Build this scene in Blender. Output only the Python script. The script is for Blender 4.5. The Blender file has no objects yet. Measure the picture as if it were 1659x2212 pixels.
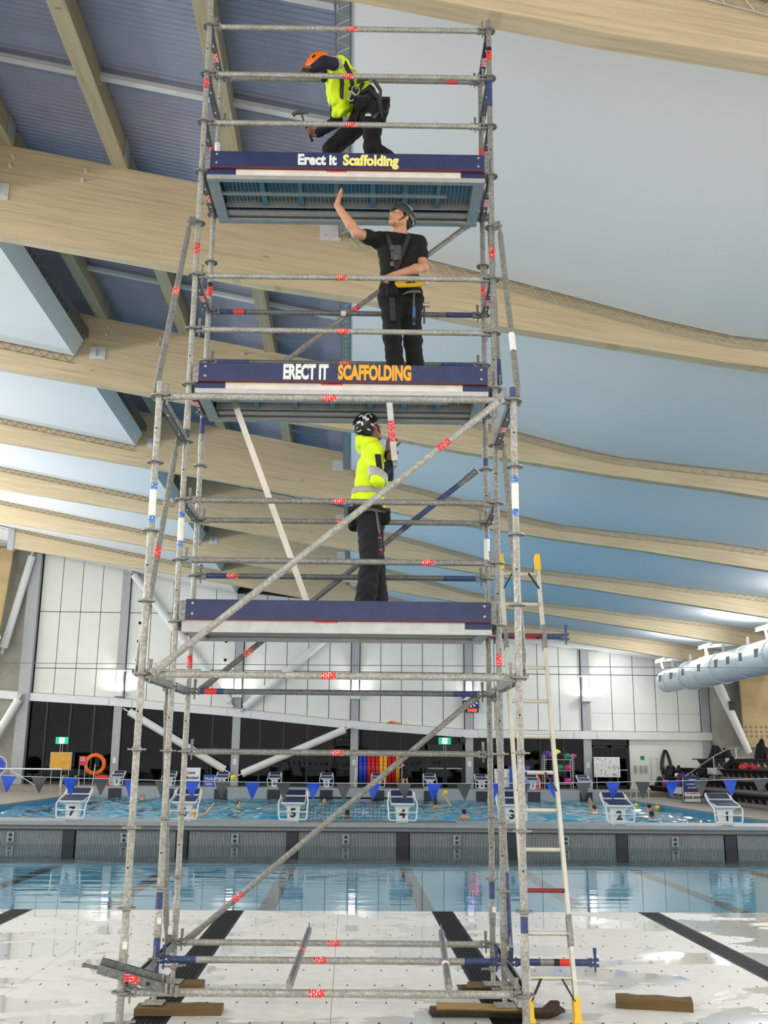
import bpy, math, random
import numpy as np
from mathutils import Vector, Matrix
random.seed(7)
SC = bpy.context.scene
COL = SC.collection
R_ = math.radians

# ------------------------------------------------------------------ camera
CAM_LOC = (1.569, -8.127, 1.802)
CAM_YAW, CAM_PITCH, CAM_ROLL, CAM_F = R_(1.779), R_(13.595), R_(0.56), 2207.13   # focal length in pixels of a 2212 px tall frame
def make_camera():
    cy, sy, cp, sp = math.cos(CAM_YAW), math.sin(CAM_YAW), math.cos(CAM_PITCH), math.sin(CAM_PITCH)
    f = Vector((sy*cp, cy*cp, sp)); r = Vector((cy, -sy, 0)); u = r.cross(f)
    c, s = math.cos(CAM_ROLL), math.sin(CAM_ROLL)
    R, U = r*c + u*s, -r*s + u*c
    cam = bpy.data.cameras.new('camera'); o = bpy.data.objects.new('camera', cam); COL.objects.link(o)
    cam.sensor_fit = 'VERTICAL'; cam.sensor_height = 36.0; cam.lens = CAM_F*36/2212
    cam.clip_start = .05; cam.clip_end = 300
    m = Matrix((R, U, -f)).transposed().to_4x4(); m.translation = CAM_LOC
    o.matrix_world = m
    SC.camera = o
make_camera()

# ------------------------------------------------------------------ world, exposure
SC.view_settings.view_transform = 'Standard'
SC.view_settings.look = 'None'
SC.view_settings.gamma = 1.0
SC.view_settings.use_curve_mapping = False
SC.view_settings.exposure = 0.5
WORLD_COL, WORLD_STR = (1.0, .978, .93, 1), 1.32
w = bpy.data.worlds.new('hall_ambient'); SC.world = w; w.use_nodes = True
bg = w.node_tree.nodes['Background']; bg.inputs[0].default_value = WORLD_COL; bg.inputs[1].default_value = WORLD_STR
LEFT_W, RIGHT_W, ADDED_DOWN_W, WALL_W = 265, 150, 190, 30        # wattage of the left uplights, right uplights, added downlights, column lamps
UP_COL = (.97, .98, 1.0)

SC.cycles.max_bounces = 6; SC.cycles.diffuse_bounces = 3; SC.cycles.glossy_bounces = 3; SC.cycles.transmission_bounces = 3; SC.cycles.transparent_max_bounces = 6
SC.cycles.adaptive_threshold = .06; SC.cycles.caustics_reflective = False; SC.cycles.caustics_refractive = False

# ------------------------------------------------------------------ helpers
class MB:
    def __init__(s): s.v = []; s.f = []
    def add(s, V, F):
        n = len(s.v); s.v += [tuple(p) for p in V]; s.f += [tuple(i+n for i in q) for q in F]; return s
    def box(s, c, sz, rot=None):
        x, y, z = sz[0]/2, sz[1]/2, sz[2]/2
        V = [Vector((a*x, b*y, d*z)) for a in (-1, 1) for b in (-1, 1) for d in (-1, 1)]
        if rot is not None: V = [rot @ p for p in V]
        c = Vector(c)
        return s.add([p+c for p in V], [(0,1,3,2),(4,6,7,5),(0,4,5,1),(2,3,7,6),(0,2,6,4),(1,5,7,3)])
    def bx(s, a, b):
        return s.box([(a[i]+b[i])/2 for i in range(3)], [abs(b[i]-a[i]) for i in range(3)])
    def frame(s, p0, p1, up=(0,0,1)):
        p0, p1 = Vector(p0), Vector(p1); d = (p1-p0).normalized(); u = Vector(up)
        if abs(d.dot(u)) > .98: u = Vector((0,1,0)) if abs(d.y) < .9 else Vector((1,0,0))
        x = d.cross(u).normalized(); y = x.cross(d).normalized()
        return p0, p1, d, x, y
    def bar(s, p0, p1, w, h, up=(0,0,1)):
        p0, p1, d, x, y = s.frame(p0, p1, up)
        V = [p + x*(a*w/2) + y*(b*h/2) for p in (p0, p1) for a, b in ((-1,-1),(1,-1),(1,1),(-1,1))]
        return s.add(V, [(0,3,2,1),(4,5,6,7),(0,1,5,4),(1,2,6,5),(2,3,7,6),(3,0,4,7)])
    def tube(s, p0, p1, r, n=12, r2=None, cap=True):
        p0, p1, d, x, y = s.frame(p0, p1); r2 = r if r2 is None else r2
        V = [p + (x*math.cos(2*math.pi*i/n) + y*math.sin(2*math.pi*i/n))*q for p, q in ((p0, r), (p1, r2)) for i in range(n)]
        F = [(i, (i+1) % n, n+(i+1) % n, n+i) for i in range(n)]
        if cap: F += [tuple(range(n-1, -1, -1)), tuple(range(n, 2*n))]
        return s.add(V, F)
    def path(s, pts, r, n=6, closed=False):
        P = [Vector(p) for p in pts]; m = len(P); V = []; F = []; px = None
        for i in range(m):
            a = P[(i-1) % m] if (closed or i) else P[0]; b = P[(i+1) % m] if (closed or i < m-1) else P[-1]
            d = (b-a).normalized()
            if px is None:
                u = Vector((0,0,1)) if abs(d.z) < .9 else Vector((1,0,0)); px = d.cross(u).normalized()
            x = (px - d*px.dot(d)).normalized(); y = d.cross(x); px = x
            rr = r[i] if isinstance(r, (list, tuple)) else r
            V += [P[i] + (x*math.cos(2*math.pi*k/n) + y*math.sin(2*math.pi*k/n))*rr for k in range(n)]
        for i in range(m if closed else m-1):
            j = (i+1) % m
            F += [(i*n+k, i*n+(k+1) % n, j*n+(k+1) % n, j*n+k) for k in range(n)]
        if not closed: F += [tuple(range(n-1, -1, -1)), tuple(range((m-1)*n, m*n))]
        return s.add(V, F)
    def lathe(s, prof, c=(0,0,0), n=16, axis='z'):
        c = Vector(c); V = []; F = []
        for r, z in prof:
            for i in range(n):
                a = 2*math.pi*i/n; p = Vector((r*math.cos(a), r*math.sin(a), z))
                if axis == 'x': p = Vector((p.z, p.x, p.y))
                if axis == 'y': p = Vector((p.y, p.z, p.x))
                V.append(p+c)
        for j in range(len(prof)-1):
            F += [(j*n+i, j*n+(i+1) % n, (j+1)*n+(i+1) % n, (j+1)*n+i) for i in range(n)]
        F += [tuple(range(n-1, -1, -1)), tuple(range((len(prof)-1)*n, len(prof)*n))]
        return s.add(V, F)
    def prism(s, poly, t0, t1, axis='y'):            # polygon of (a, b) pairs extruded along axis
        def P(a, b, t): return {'y': (a, t, b), 'x': (t, a, b), 'z': (a, b, t)}[axis]
        n = len(poly)
        V = [P(a, b, t0) for a, b in poly] + [P(a, b, t1) for a, b in poly]
        F = [(i, (i+1) % n, n+(i+1) % n, n+i) for i in range(n)] + [tuple(range(n-1, -1, -1)), tuple(range(n, 2*n))]
        return s.add(V, F)
    def ball(s, c, r, nu=12, nv=8, sc=(1,1,1), rot=None):
        c = Vector(c); V = []; F = []
        for j in range(nv+1):
            t = math.pi*j/nv
            for i in range(nu):
                a = 2*math.pi*i/nu
                p = Vector((r*sc[0]*math.sin(t)*math.cos(a), r*sc[1]*math.sin(t)*math.sin(a), r*sc[2]*math.cos(t)))
                V.append((rot @ p if rot is not None else p) + c)
        for j in range(nv): F += [(j*nu+i, (j+1)*nu+i, (j+1)*nu+(i+1) % nu, j*nu+(i+1) % nu) for i in range(nu)]
        return s.add(V, F)
    def mesh(s, name, mat, smooth=True, fix=True):
        me = bpy.data.meshes.new(name); me.from_pydata(s.v, [], s.f); me.update()
        if fix:
            import bmesh
            b = bmesh.new(); b.from_mesh(me); bmesh.ops.recalc_face_normals(b, faces=b.faces); b.to_mesh(me); b.free()
        me.materials.append(mat)
        if smooth:
            me.polygons.foreach_set('use_smooth', [True]*len(me.polygons)); me.set_sharp_from_angle(angle=.62)
        return me
    def build(s, name, mat, parent=None, loc=(0,0,0), smooth=True, rot=(0,0,0), fix=True):
        return obj(name, s.mesh(name, mat, smooth, fix), parent, loc, rot)
def obj(name, me, parent=None, loc=(0,0,0), rot=(0,0,0)):
    o = bpy.data.objects.new(name, me); COL.objects.link(o)
    o.location = loc; o.rotation_euler = rot
    if parent is not None: o.parent = parent
    return o
def tag(o, label=None, cat=None, group=None, kind=None):
    if label: o['label'] = label
    if cat: o['category'] = cat
    if group: o['group'] = group
    if kind: o['kind'] = kind
    return o
def thing(name, label, cat, loc=(0,0,0), rotz=0, group=None):
    return tag(obj(name, None, None, loc, (0,0,rotz)), label, cat, group)
def struct(name, mb, mat, label=None, smooth=False):
    o = mb.build(name, mat, smooth=smooth); return tag(o, label, None, None, 'structure')
def copytree(o, parent=None):
    c = o.copy(); COL.objects.link(c); c.parent = parent
    for ch in o.children: copytree(ch, c)
    return c
_TX = {}
def text_mesh(s, size, mat, xs=1.0, bold=0.0, ext=.002, align='CENTER', space=1.0):
    key = (s, size, mat.name, xs, bold, align)
    if key in _TX: return _TX[key]
    cu = bpy.data.curves.new('lettering', 'FONT'); cu.body = s; cu.size = size; cu.offset = bold; cu.extrude = ext
    cu.align_x = align; cu.align_y = 'CENTER'; cu.space_character = space; cu.resolution_u = 3
    t = bpy.data.objects.new('lettering', cu); COL.objects.link(t)
    me = bpy.data.meshes.new_from_object(t.evaluated_get(bpy.context.evaluated_depsgraph_get()))
    bpy.data.objects.remove(t); bpy.data.curves.remove(cu)
    me.name = 'lettering'
    me.transform(Matrix.Diagonal((xs, 1, 1, 1))); me.transform(Matrix.Rotation(math.pi/2, 4, 'X'))   # reads from -Y
    me.materials.clear(); me.materials.append(mat)
    _TX[key] = me
    return me

# ------------------------------------------------------------------ materials
def lin(c):
    return tuple(((x/255)/12.92 if x/255 <= .04045 else ((x/255+.055)/1.055)**2.4) for x in c) + (1,)
def new_mat(name):
    m = bpy.data.materials.new(name); m.use_nodes = True; nt = m.node_tree; nt.nodes.clear()
    out = nt.nodes.new('ShaderNodeOutputMaterial'); return m, nt, out
def node(nt, t, **kw):
    n = nt.nodes.new(t)
    for k, v in kw.items():
        if k in n.inputs: n.inputs[k].default_value = v
        else: setattr(n, k, v)
    return n
def coords(nt, scale=(1,1,1), kind='Object', rot=(0,0,0), pre=None):
    tc = nt.nodes.new('ShaderNodeTexCoord'); mp = nt.nodes.new('ShaderNodeMapping')
    if pre is not None:
        m0 = nt.nodes.new('ShaderNodeMapping'); m0.inputs['Rotation'].default_value = pre; nt.links.new(tc.outputs[kind], m0.inputs[0])
        mp.inputs['Scale'].default_value = scale; mp.inputs['Rotation'].default_value = rot; nt.links.new(m0.outputs[0], mp.inputs[0]); return mp.outputs[0]
    mp.inputs['Scale'].default_value = scale; mp.inputs['Rotation'].default_value = rot
    nt.links.new(tc.outputs[kind], mp.inputs[0]); return mp.outputs[0]
def ramp(nt, fac, stops):
    r = nt.nodes.new('ShaderNodeValToRGB'); e = r.color_ramp.elements
    while len(e) < len(stops): e.new(.5)
    for el, (p, c) in zip(e, stops): el.position = p; el.color = c if len(c) == 4 else (*c, 1)
    nt.links.new(fac, r.inputs[0]); return r.outputs[0]
def pm(name, col, rough=.5, metal=0.0, var=.12, scale=6.0, stretch=(1,1,1), detail=4, bump=0.0, spec=.5, emit=0.0, srgb=True):
    m, nt, out = new_mat(name)
    c = lin(col) if srgb else (*col, 1)
    b = node(nt, 'ShaderNodeBsdfPrincipled', Roughness=rough, Metallic=metal); b.inputs['Specular IOR Level'].default_value = spec
    n = node(nt, 'ShaderNodeTexNoise', Scale=scale, Detail=detail); nt.links.new(coords(nt, stretch), n.inputs['Vector'])
    lo = tuple(max(0, x*(1-var)) for x in c[:3]); hi = tuple(min(1, x*(1+var)) for x in c[:3])
    nt.links.new(ramp(nt, n.outputs[0], [(.3, lo), (.7, hi)]), b.inputs['Base Color'])
    if bump:
        bp = node(nt, 'ShaderNodeBump', Strength=bump, Distance=.01); nt.links.new(n.outputs[0], bp.inputs['Height']); nt.links.new(bp.outputs[0], b.inputs['Normal'])
    if emit: b.inputs['Emission Color'].default_value = c; b.inputs['Emission Strength'].default_value = emit
    nt.links.new(b.outputs[0], out.inputs[0]); return m
def galv_mat(name, base=(150,150,146), dark=.72):
    m, nt, out = new_mat(name); c = lin(base)
    b = node(nt, 'ShaderNodeBsdfPrincipled', Roughness=.48, Metallic=.25)
    v = coords(nt)
    n1 = node(nt, 'ShaderNodeTexNoise', Scale=48, Detail=7); nt.links.new(v, n1.inputs['Vector'])
    n2 = node(nt, 'ShaderNodeTexNoise', Scale=5.5, Detail=5); nt.links.new(v, n2.inputs['Vector'])
    a = ramp(nt, n1.outputs[0], [(.34, tuple(x*dark for x in c[:3])), (.5, c), (.72, tuple(min(1, x*1.45) for x in c[:3]))])
    a2 = ramp(nt, n2.outputs[0], [(.35, (.84,.83,.78)), (.65, (1.06,1.06,1.06))])
    mx = node(nt, 'ShaderNodeMixRGB', blend_type='MULTIPLY'); mx.inputs[0].default_value = 1
    nt.links.new(a, mx.inputs[1]); nt.links.new(a2, mx.inputs[2]); nt.links.new(mx.outputs[0], b.inputs['Base Color'])
    rr = ramp(nt, n1.outputs[0], [(.3, (.62,)*3), (.7, (.36,)*3)]); nt.links.new(rr, b.inputs['Roughness'])
    nt.links.new(b.outputs[0], out.inputs[0]); return m
def wood_mat(name, base, lam=.045, grain=(.7,14,22), pre=None):
    m, nt, out = new_mat(name); c = lin(base)
    b = node(nt, 'ShaderNodeBsdfPrincipled', Roughness=.62); b.inputs['Specular IOR Level'].default_value = .25
    n = node(nt, 'ShaderNodeTexNoise', Scale=1.0, Detail=7, Roughness=.62); nt.links.new(coords(nt, grain, pre=pre), n.inputs['Vector'])
    a = ramp(nt, n.outputs[0], [(.28, tuple(x*.74 for x in c[:3])), (.5, c), (.72, tuple(min(1, x*1.14) for x in c[:3]))])
    br = node(nt, 'ShaderNodeTexBrick', Scale=1.0); br.inputs['Brick Width'].default_value = 3.1; br.inputs['Row Height'].default_value = lam; br.inputs['Mortar Size'].default_value = .0016
    br.inputs['Color1'].default_value = (1,1,1,1); br.inputs['Color2'].default_value = (.88,.89,.86,1); br.inputs['Mortar'].default_value = (.78,.76,.72,1)
    nt.links.new(coords(nt, (1,1,1), rot=(-math.pi/2,0,0), pre=pre), br.inputs['Vector'])
    mx = node(nt, 'ShaderNodeMixRGB', blend_type='MULTIPLY'); mx.inputs[0].default_value = .8
    nt.links.new(a, mx.inputs[1]); nt.links.new(br.outputs[0], mx.inputs[2])
    k = node(nt, 'ShaderNodeTexVoronoi', Scale=1.0); nt.links.new(coords(nt, (1.1,3,3.6), pre=pre), k.inputs['Vector'])
    kr = ramp(nt, k.outputs[0], [(.035, (.42,.36,.28)), (.075, (1,1,1))])
    m2 = node(nt, 'ShaderNodeMixRGB', blend_type='MULTIPLY'); m2.inputs[0].default_value = .7
    nt.links.new(mx.outputs[0], m2.inputs[1]); nt.links.new(kr, m2.inputs[2])
    nt.links.new(m2.outputs[0], b.inputs['Base Color']); nt.links.new(b.outputs[0], out.inputs[0]); return m
def label_mat(name, col, mark=(245,240,235), w=.034, h=.017, gap=.0013):
    m, nt, out = new_mat(name)
    b = node(nt, 'ShaderNodeBsdfPrincipled', Roughness=.45)
    br = node(nt, 'ShaderNodeTexBrick', Scale=1.0, squash=1.6, squash_frequency=3, offset=.37); br.inputs['Brick Width'].default_value = w; br.inputs['Row Height'].default_value = h; br.inputs['Mortar Size'].default_value = gap
    c = lin(col); br.inputs['Color1'].default_value = c; br.inputs['Color2'].default_value = tuple(x*.85 for x in c[:3])+(1,); br.inputs['Mortar'].default_value = lin(mark)
    nt.links.new(coords(nt, (1,1,1), rot=(-math.pi/2,0,0)), br.inputs['Vector'])
    n = node(nt, 'ShaderNodeTexNoise', Scale=55, Detail=3); nt.links.new(coords(nt), n.inputs['Vector'])
    mx = node(nt, 'ShaderNodeMixRGB'); nt.links.new(ramp(nt, n.outputs[0], [(.46, (0,0,0)), (.56, (1,1,1))]), mx.inputs[0]); nt.links.new(br.outputs[0], mx.inputs[1]); mx.inputs[2].default_value = c
    nt.links.new(mx.outputs[0], b.inputs['Base Color'])
    nt.links.new(b.outputs[0], out.inputs[0]); return m
def emit_mat(name, col, strength):
    m, nt, out = new_mat(name); e = node(nt, 'ShaderNodeEmission', Strength=strength); e.inputs[0].default_value = lin(col)
    nt.links.new(e.outputs[0], out.inputs[0]); return m
def water_mat(name, tint, wave, strength, dist, chop=0.0, ior=1.33):
    m, nt, out = new_mat(name)
    v = coords(nt, wave)
    n = node(nt, 'ShaderNodeTexNoise', Scale=1.0, Detail=3, Roughness=.5); nt.links.new(v, n.inputs['Vector'])
    bp = node(nt, 'ShaderNodeBump', Strength=strength, Distance=dist); nt.links.new(n.outputs[0], bp.inputs['Height'])
    nrm = bp.outputs[0]
    if chop:
        n2 = node(nt, 'ShaderNodeTexNoise', Scale=1.0, Detail=2); nt.links.new(coords(nt, (3.2, 5.5, 1)), n2.inputs['Vector'])
        b2 = node(nt, 'ShaderNodeBump', Strength=chop, Distance=.08); nt.links.new(n2.outputs[0], b2.inputs['Height']); nt.links.new(nrm, b2.inputs['Normal']); nrm = b2.outputs[0]
    fr = schlick(nt, ((ior-1)/(ior+1))**2, nrm)
    g = node(nt, 'ShaderNodeBsdfGlossy', Roughness=.015); nt.links.new(nrm, g.inputs['Normal'])
    t = node(nt, 'ShaderNodeBsdfTransparent'); t.inputs[0].default_value = (*tint, 1)
    mx = nt.nodes.new('ShaderNodeMixShader'); nt.links.new(fr, mx.inputs[0]); nt.links.new(t.outputs[0], mx.inputs[1]); nt.links.new(g.outputs[0], mx.inputs[2])
    nt.links.new(mx.outputs[0], out.inputs[0]); return m
def schlick(nt, f0, nrm=None, power=5.0):
    lw = node(nt, 'ShaderNodeLayerWeight', Blend=.5)
    if nrm is not None: nt.links.new(nrm, lw.inputs['Normal'])
    p = node(nt, 'ShaderNodeMath', operation='POWER'); nt.links.new(lw.outputs['Facing'], p.inputs[0]); p.inputs[1].default_value = power
    m = node(nt, 'ShaderNodeMath', operation='MULTIPLY_ADD'); nt.links.new(p.outputs[0], m.inputs[0]); m.inputs[1].default_value = 1-f0; m.inputs[2].default_value = f0
    return m.outputs[0]
def glass_mat(name, tint=(.55,.6,.62)):
    m, nt, out = new_mat(name)
    fr = schlick(nt, .012); g = node(nt, 'ShaderNodeBsdfGlossy', Roughness=.02)
    t = node(nt, 'ShaderNodeBsdfTransparent'); t.inputs[0].default_value = (*tint, 1)
    mx = nt.nodes.new('ShaderNodeMixShader'); nt.links.new(fr, mx.inputs[0]); nt.links.new(t.outputs[0], mx.inputs[1]); nt.links.new(g.outputs[0], mx.inputs[2])
    nt.links.new(mx.outputs[0], out.inputs[0]); return m
def fabric_mat():
    m, nt, out = new_mat('stretched_fabric')
    d = node(nt, 'ShaderNodeBsdfDiffuse'); t = node(nt, 'ShaderNodeBsdfTranslucent')
    n = node(nt, 'ShaderNodeTexNoise', Scale=.35, Detail=2); nt.links.new(coords(nt), n.inputs['Vector'])
    c = ramp(nt, n.outputs[0], [(.3, (.79,.81,.81)), (.7, (.82,.83,.83))])
    nt.links.new(c, d.inputs[0]); nt.links.new(c, t.inputs[0])
    mx = nt.nodes.new('ShaderNodeMixShader'); mx.inputs[0].default_value = .12
    nt.links.new(d.outputs[0], mx.inputs[1]); nt.links.new(t.outputs[0], mx.inputs[2]); nt.links.new(mx.outputs[0], out.inputs[0]); return m
def floor_mat():
    m, nt, out = new_mat('white_pool_floor')
    b = node(nt, 'ShaderNodeBsdfPrincipled'); b.inputs['Specular IOR Level'].default_value = .5
    v = coords(nt, (1,1,1), 'Object')
    n = node(nt, 'ShaderNodeTexNoise', Scale=.75, Detail=5, Roughness=.55, Distortion=.4); nt.links.new(coords(nt, (.8,1.5,1)), n.inputs['Vector'])
    g = node(nt, 'ShaderNodeTexNoise', Scale=9, Detail=6); nt.links.new(v, g.inputs['Vector'])
    wet = ramp(nt, n.outputs[0], [(.50, (0,0,0)), (.508, (1,1,1))])
    dirt = ramp(nt, g.outputs[0], [(.3, (.74,.72,.67)), (.65, (.82,.80,.75))])
    mx = node(nt, 'ShaderNodeMixRGB'); nt.links.new(wet, mx.inputs[0]); nt.links.new(dirt, mx.inputs[1]); mx.inputs[2].default_value = (.66,.66,.63,1)
    nt.links.new(mx.outputs[0], b.inputs['Base Color'])
    rr = ramp(nt, wet, [(0, (.42,)*3), (1, (.03,)*3)]); nt.links.new(rr, b.inputs['Roughness'])
    bp = node(nt, 'ShaderNodeBump', Strength=.25, Distance=.004); nt.links.new(wet, bp.inputs['Height']); nt.links.new(bp.outputs[0], b.inputs['Normal'])
    nt.links.new(b.outputs[0], out.inputs[0]); return m
def slat_tile(name, a, b_, pitch):
    m, nt, out = new_mat(name); b = node(nt, 'ShaderNodeBsdfPrincipled', Roughness=.4)
    br = node(nt, 'ShaderNodeTexBrick', Scale=1.0, offset=0.0); br.inputs['Brick Width'].default_value = pitch; br.inputs['Row Height'].default_value = pitch; br.inputs['Mortar Size'].default_value = pitch*.06
    br.inputs['Color1'].default_value = lin(a); br.inputs['Color2'].default_value = lin(a); br.inputs['Mortar'].default_value = lin(b_)
    nt.links.new(coords(nt), br.inputs['Vector']); nt.links.new(br.outputs[0], b.inputs['Base Color']); nt.links.new(b.outputs[0], out.inputs[0]); return m
def scribble_mat(name):
    m, nt, out = new_mat(name); b = node(nt, 'ShaderNodeBsdfPrincipled', Roughness=.3)
    n = node(nt, 'ShaderNodeTexNoise', Scale=1.0, Detail=2); nt.links.new(coords(nt, (14,1,5)), n.inputs['Vector'])
    nt.links.new(ramp(nt, n.outputs[0], [(.57, lin((232,232,230))), (.61, lin((120,122,130)))]), b.inputs['Base Color']); nt.links.new(b.outputs[0], out.inputs[0]); return m

M = dict(
    galv=galv_mat('galvanised_steel', (160,159,153), .80), galv2=galv_mat('dull_galvanised_steel', (134,134,130), .76), dgalv=galv_mat('dark_galvanised_steel', (108,110,111), .76),
    alu=pm('aluminium', (178,178,176), .38, .6, .1, 14), alud=pm('aluminium_painted_reflection', (96,132,142), .35, .55, .15, 5), blue=pm('navy_scaffold_paint', (34,46,88), .45, 0, .22, 9),  # alud: teal reflection put into the base colour of the aluminium underside
    bluec=pm('blue_chipped_paint', (52,66,108), .5, 0, .4, 22), whitep=pm('chipped_white_paint', (222,214,204), .5, 0, .08, 9), maroon=pm('dark_red_board_edge', (96,36,40), .6),
    red=label_mat('red_label', (214,38,48)), redw=label_mat('worn_red_label', (222,62,60), gap=.0021), orange=pm('fluorescent_orange_tape', (222,58,46), .5, 0, .05), bluel=label_mat('blue_label', (28,104,180)), white=pm('white_label', (228,226,220), .5, 0, .08, 30), black=pm('black_plastic', (18,18,20), .45, 0, .2),
    wood=wood_mat('glulam_timber', (206,187,154), pre=(0, R_(-9.2), 0)), woodp=wood_mat('purlin_timber', (190,176,146), .05, (14,.7,22)), ply=wood_mat('plywood_panel', (186,162,120), .6, (.8,10,.8)),
    sole=wood_mat('weathered_sole_board', (104,84,50), .3, (2,30,60)), sole2=wood_mat('clean_sole_board', (160,130,82), .3, (3,18,40)), carpet=pm('carpet_offcut', (70,58,40), 1, 0, .45, 60, bump=.6),
    fabric=fabric_mat(), deck=pm('corrugated_roof_sheet', (150,155,176), .42, .15, .06, 2), strap=pm('white_steel_strap', (206,206,206), .5, 0, .05), steelw=pm('white_painted_steel', (222,224,222), .45, 0, .04),
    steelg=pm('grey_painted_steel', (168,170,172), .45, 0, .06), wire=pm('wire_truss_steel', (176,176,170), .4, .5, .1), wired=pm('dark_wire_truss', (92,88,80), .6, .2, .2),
    floor=floor_mat(), grate=pm('black_drain_grate', (16,17,19), .5, 0, .2, 30, spec=.25), slot=pm('dark_floor_slot', (20,20,20), .6), joint=pm('panel_joint', (120,118,112), .7),
    water=water_mat('still_pool_water', (.80,.95,.98), (.45,2.6,1), .10, .05, 0.0, 1.45), choppy=water_mat('choppy_pool_water', (.66,.95,1.0), (6,9,1), .25, .03),
    tile=slat_tile('blue_pool_tile', (78,164,196), (110,180,204), .25), tiled=slat_tile('bright_pool_tile', (40,172,218), (90,194,224), .25), lane=pm('black_lane_tile', (20,24,34), .4), conc=pm('pool_deck_concrete', (132,126,116), .55, 0, .12, 3), concw=pm('fair_faced_concrete', (150,150,140), .7, 0, .14, 1.5),
    bulk=pm('bulkhead_grey', (150,152,152), .45, 0, .06), slatl=pm('bulkhead_slat', (160,162,160), .4, 0, .06), dark=pm('dark_void', (9,10,12), .8, 0, .2), glass=glass_mat('dark_window_glass'), mull=pm('black_window_frame', (16,17,19), .45),
    panel=pm('white_wall_panel', (226,227,220), .5, 0, .025, 1), navy=pm('navy_grip_top', (22,30,66), .6, 0, .2, 40), blockw=pm('starting_block_white', (216,220,220), .4, 0, .05), fblue=pm('blue_pennant', (26,72,190), .6, 0, .1), fgrey=pm('grey_pennant', (72,74,76), .6, 0, .1),
    yellow=pm('yellow_plastic', (240,190,30), .45, 0, .08), ballm=pm('yellow_water_polo_ball', (226,196,40), .5, 0, .1), led=emit_mat('red_clock_digits', (255,50,40), 5.0), exitg=pm('green_exit_sign', (20,150,120), .4, 0, .05, emit=.9), exitw=pm('white_exit_pictogram', (235,250,245), .4, 0, .02, emit=1.2), screen=pm('navy_pace_clock', (26,30,92), .4, 0, .1, emit=.15), clockw=pm('white_clock_mark', (240,240,250), .4, 0, .02, emit=.6),
    pinkred=pm('crimson_sign', (190,50,70), .5), tube=emit_mat('lamp_tube', (255,255,255), 14), lampw=pm('white_lamp_housing', (220,222,222), .4), duct=pm('white_spiral_duct', (206,216,220), .4, .1, .05, 2), grille=pm('duct_grille', (112,116,118), .6, 0, .2, 40),
    bench=pm('black_bench', (36,34,34), .55), tier=pm('grey_bleacher_concrete', (128,124,116), .7), bagb=pm('black_bag_fabric', (16,17,20), .85, 0, .4, 14, bump=.3), redc=pm('red_clothing', (226,60,66), .8, 0, .2, 14), pink=pm('pink_gear', (206,40,130), .6), green=pm('green_gear', (26,130,84), .6), purple=pm('purple_gear', (80,40,110), .6), hose=pm('black_hose', (16,16,18), .5), board=scribble_mat('scribbled_whiteboard'), signb=pm('navy_sign', (30,42,96), .5), sgnblue=pm('blue_sign', (40,84,176), .5), orangeb=pm('amber_board', (212,158,52), .6), lred=pm('red_lane_float', (196,30,44), .45), lblue=pm('blue_lane_float', (36,64,190), .45), lyel=pm('yellow_lane_float', (236,172,30), .45), redplas=pm('red_plastic', (206,44,40), .45),
    skin=pm('tan_skin', (196,148,118), .5, 0, .06, 20), skinp=pm('light_skin', (190,138,106), .5, 0, .06, 20), skind=pm('brown_skin', (128,86,64), .5, 0, .08, 20), hair=pm('black_hair', (14,12,12), .7, 0, .3, 60, bump=.5), hiviz=pm('hi_vis_yellow_cloth', (214,242,24), .75, 0, .1, 10), navyc=pm('navy_cloth', (18,22,42), .85, 0, .25, 14), blackc=pm('black_cloth', (11,11,13), .9, 0, .35, 14), charc=pm('charcoal_trousers', (26,27,31), .9, 0, .3, 12), refl=pm('reflective_tape', (168,166,160), .45, .1, .06, 30), helo=pm('orange_helmet', (244,116,26), .35, 0, .04), helg=pm('grey_helmet', (66,68,68), .3, 0, .1), helk=pm('black_helmet', (22,22,22), .3, 0, .15), helw=pm('white_helmet_decal', (210,212,210), .35, 0, .05), web=pm('harness_webbing', (40,40,44), .8, 0, .3, 40), boot=pm('black_boot', (14,13,13), .6, 0, .3, 20), steel=pm('tool_steel', (96,92,86), .4, .7, .2, 20), bluegrip=pm('blue_tool_grip', (44,92,150), .5), redgrip=pm('red_tool_grip', (190,60,50), .5), eyew=pm('eye_white', (225,222,215), .3, 0, .02), lip=pm('lip_skin', (160,96,82), .5), maroonc=pm('maroon_shirt', (58,20,32), .85), tightrope=pm('white_rope', (190,195,198), .6), rubber=pm('ladder_black_brace', (20,20,22), .5), ladder=pm('aluminium_ladder', (200,198,184), .42, .35, .08, 12), darkred=pm('dark_red_paint', (128,34,44), .5), netm=pm('black_net_cord', (22,24,28), .8), letw=pm('white_stencil_paint', (226,228,226), .6, 0, .14, 70), lety=pm('yellow_stencil_paint', (240,226,130), .6, 0, .12, 70), leto=pm('orange_stencil_paint', (240,168,38), .6, 0, .12, 70), num=pm('black_numeral', (16,17,20), .5),
)

# ================================================================== ROOM
def lerp_tab(tab, x):
    if x <= tab[0][0]: return tab[0][1]
    for (a, b), (c, d) in zip(tab, tab[1:]):
        if x <= c: return b + (d-b)*(x-a)/(c-a)
    return tab[-1][1]
ZB = [(-18.5,12.13),(-14.6,11.53),(-8.8,10.68),(-4.4,9.97),(-1.3,9.44),(0,9.20),(1.5,9.0),(3.9,8.55),(5.6,8.30),(7.5,8.02),(10,7.72),(13.7,7.19),(16.4,6.78),(19.1,6.42),(22,6.02)]
ZF = [(1.43,10.0),(2.72,9.63),(3.83,9.36),(5.2,9.0),(6.4,8.68),(7.57,8.43),(10,8.19),(11.9,8.01),(13.6,7.78),(16.35,7.5),(19.3,7.12),(22,6.8)]
def zb(x): return lerp_tab(ZB, x)
def zf(x): return lerp_tab(ZF, x) if x > 0 else 10.58 - .195*(x+4.78)
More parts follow.
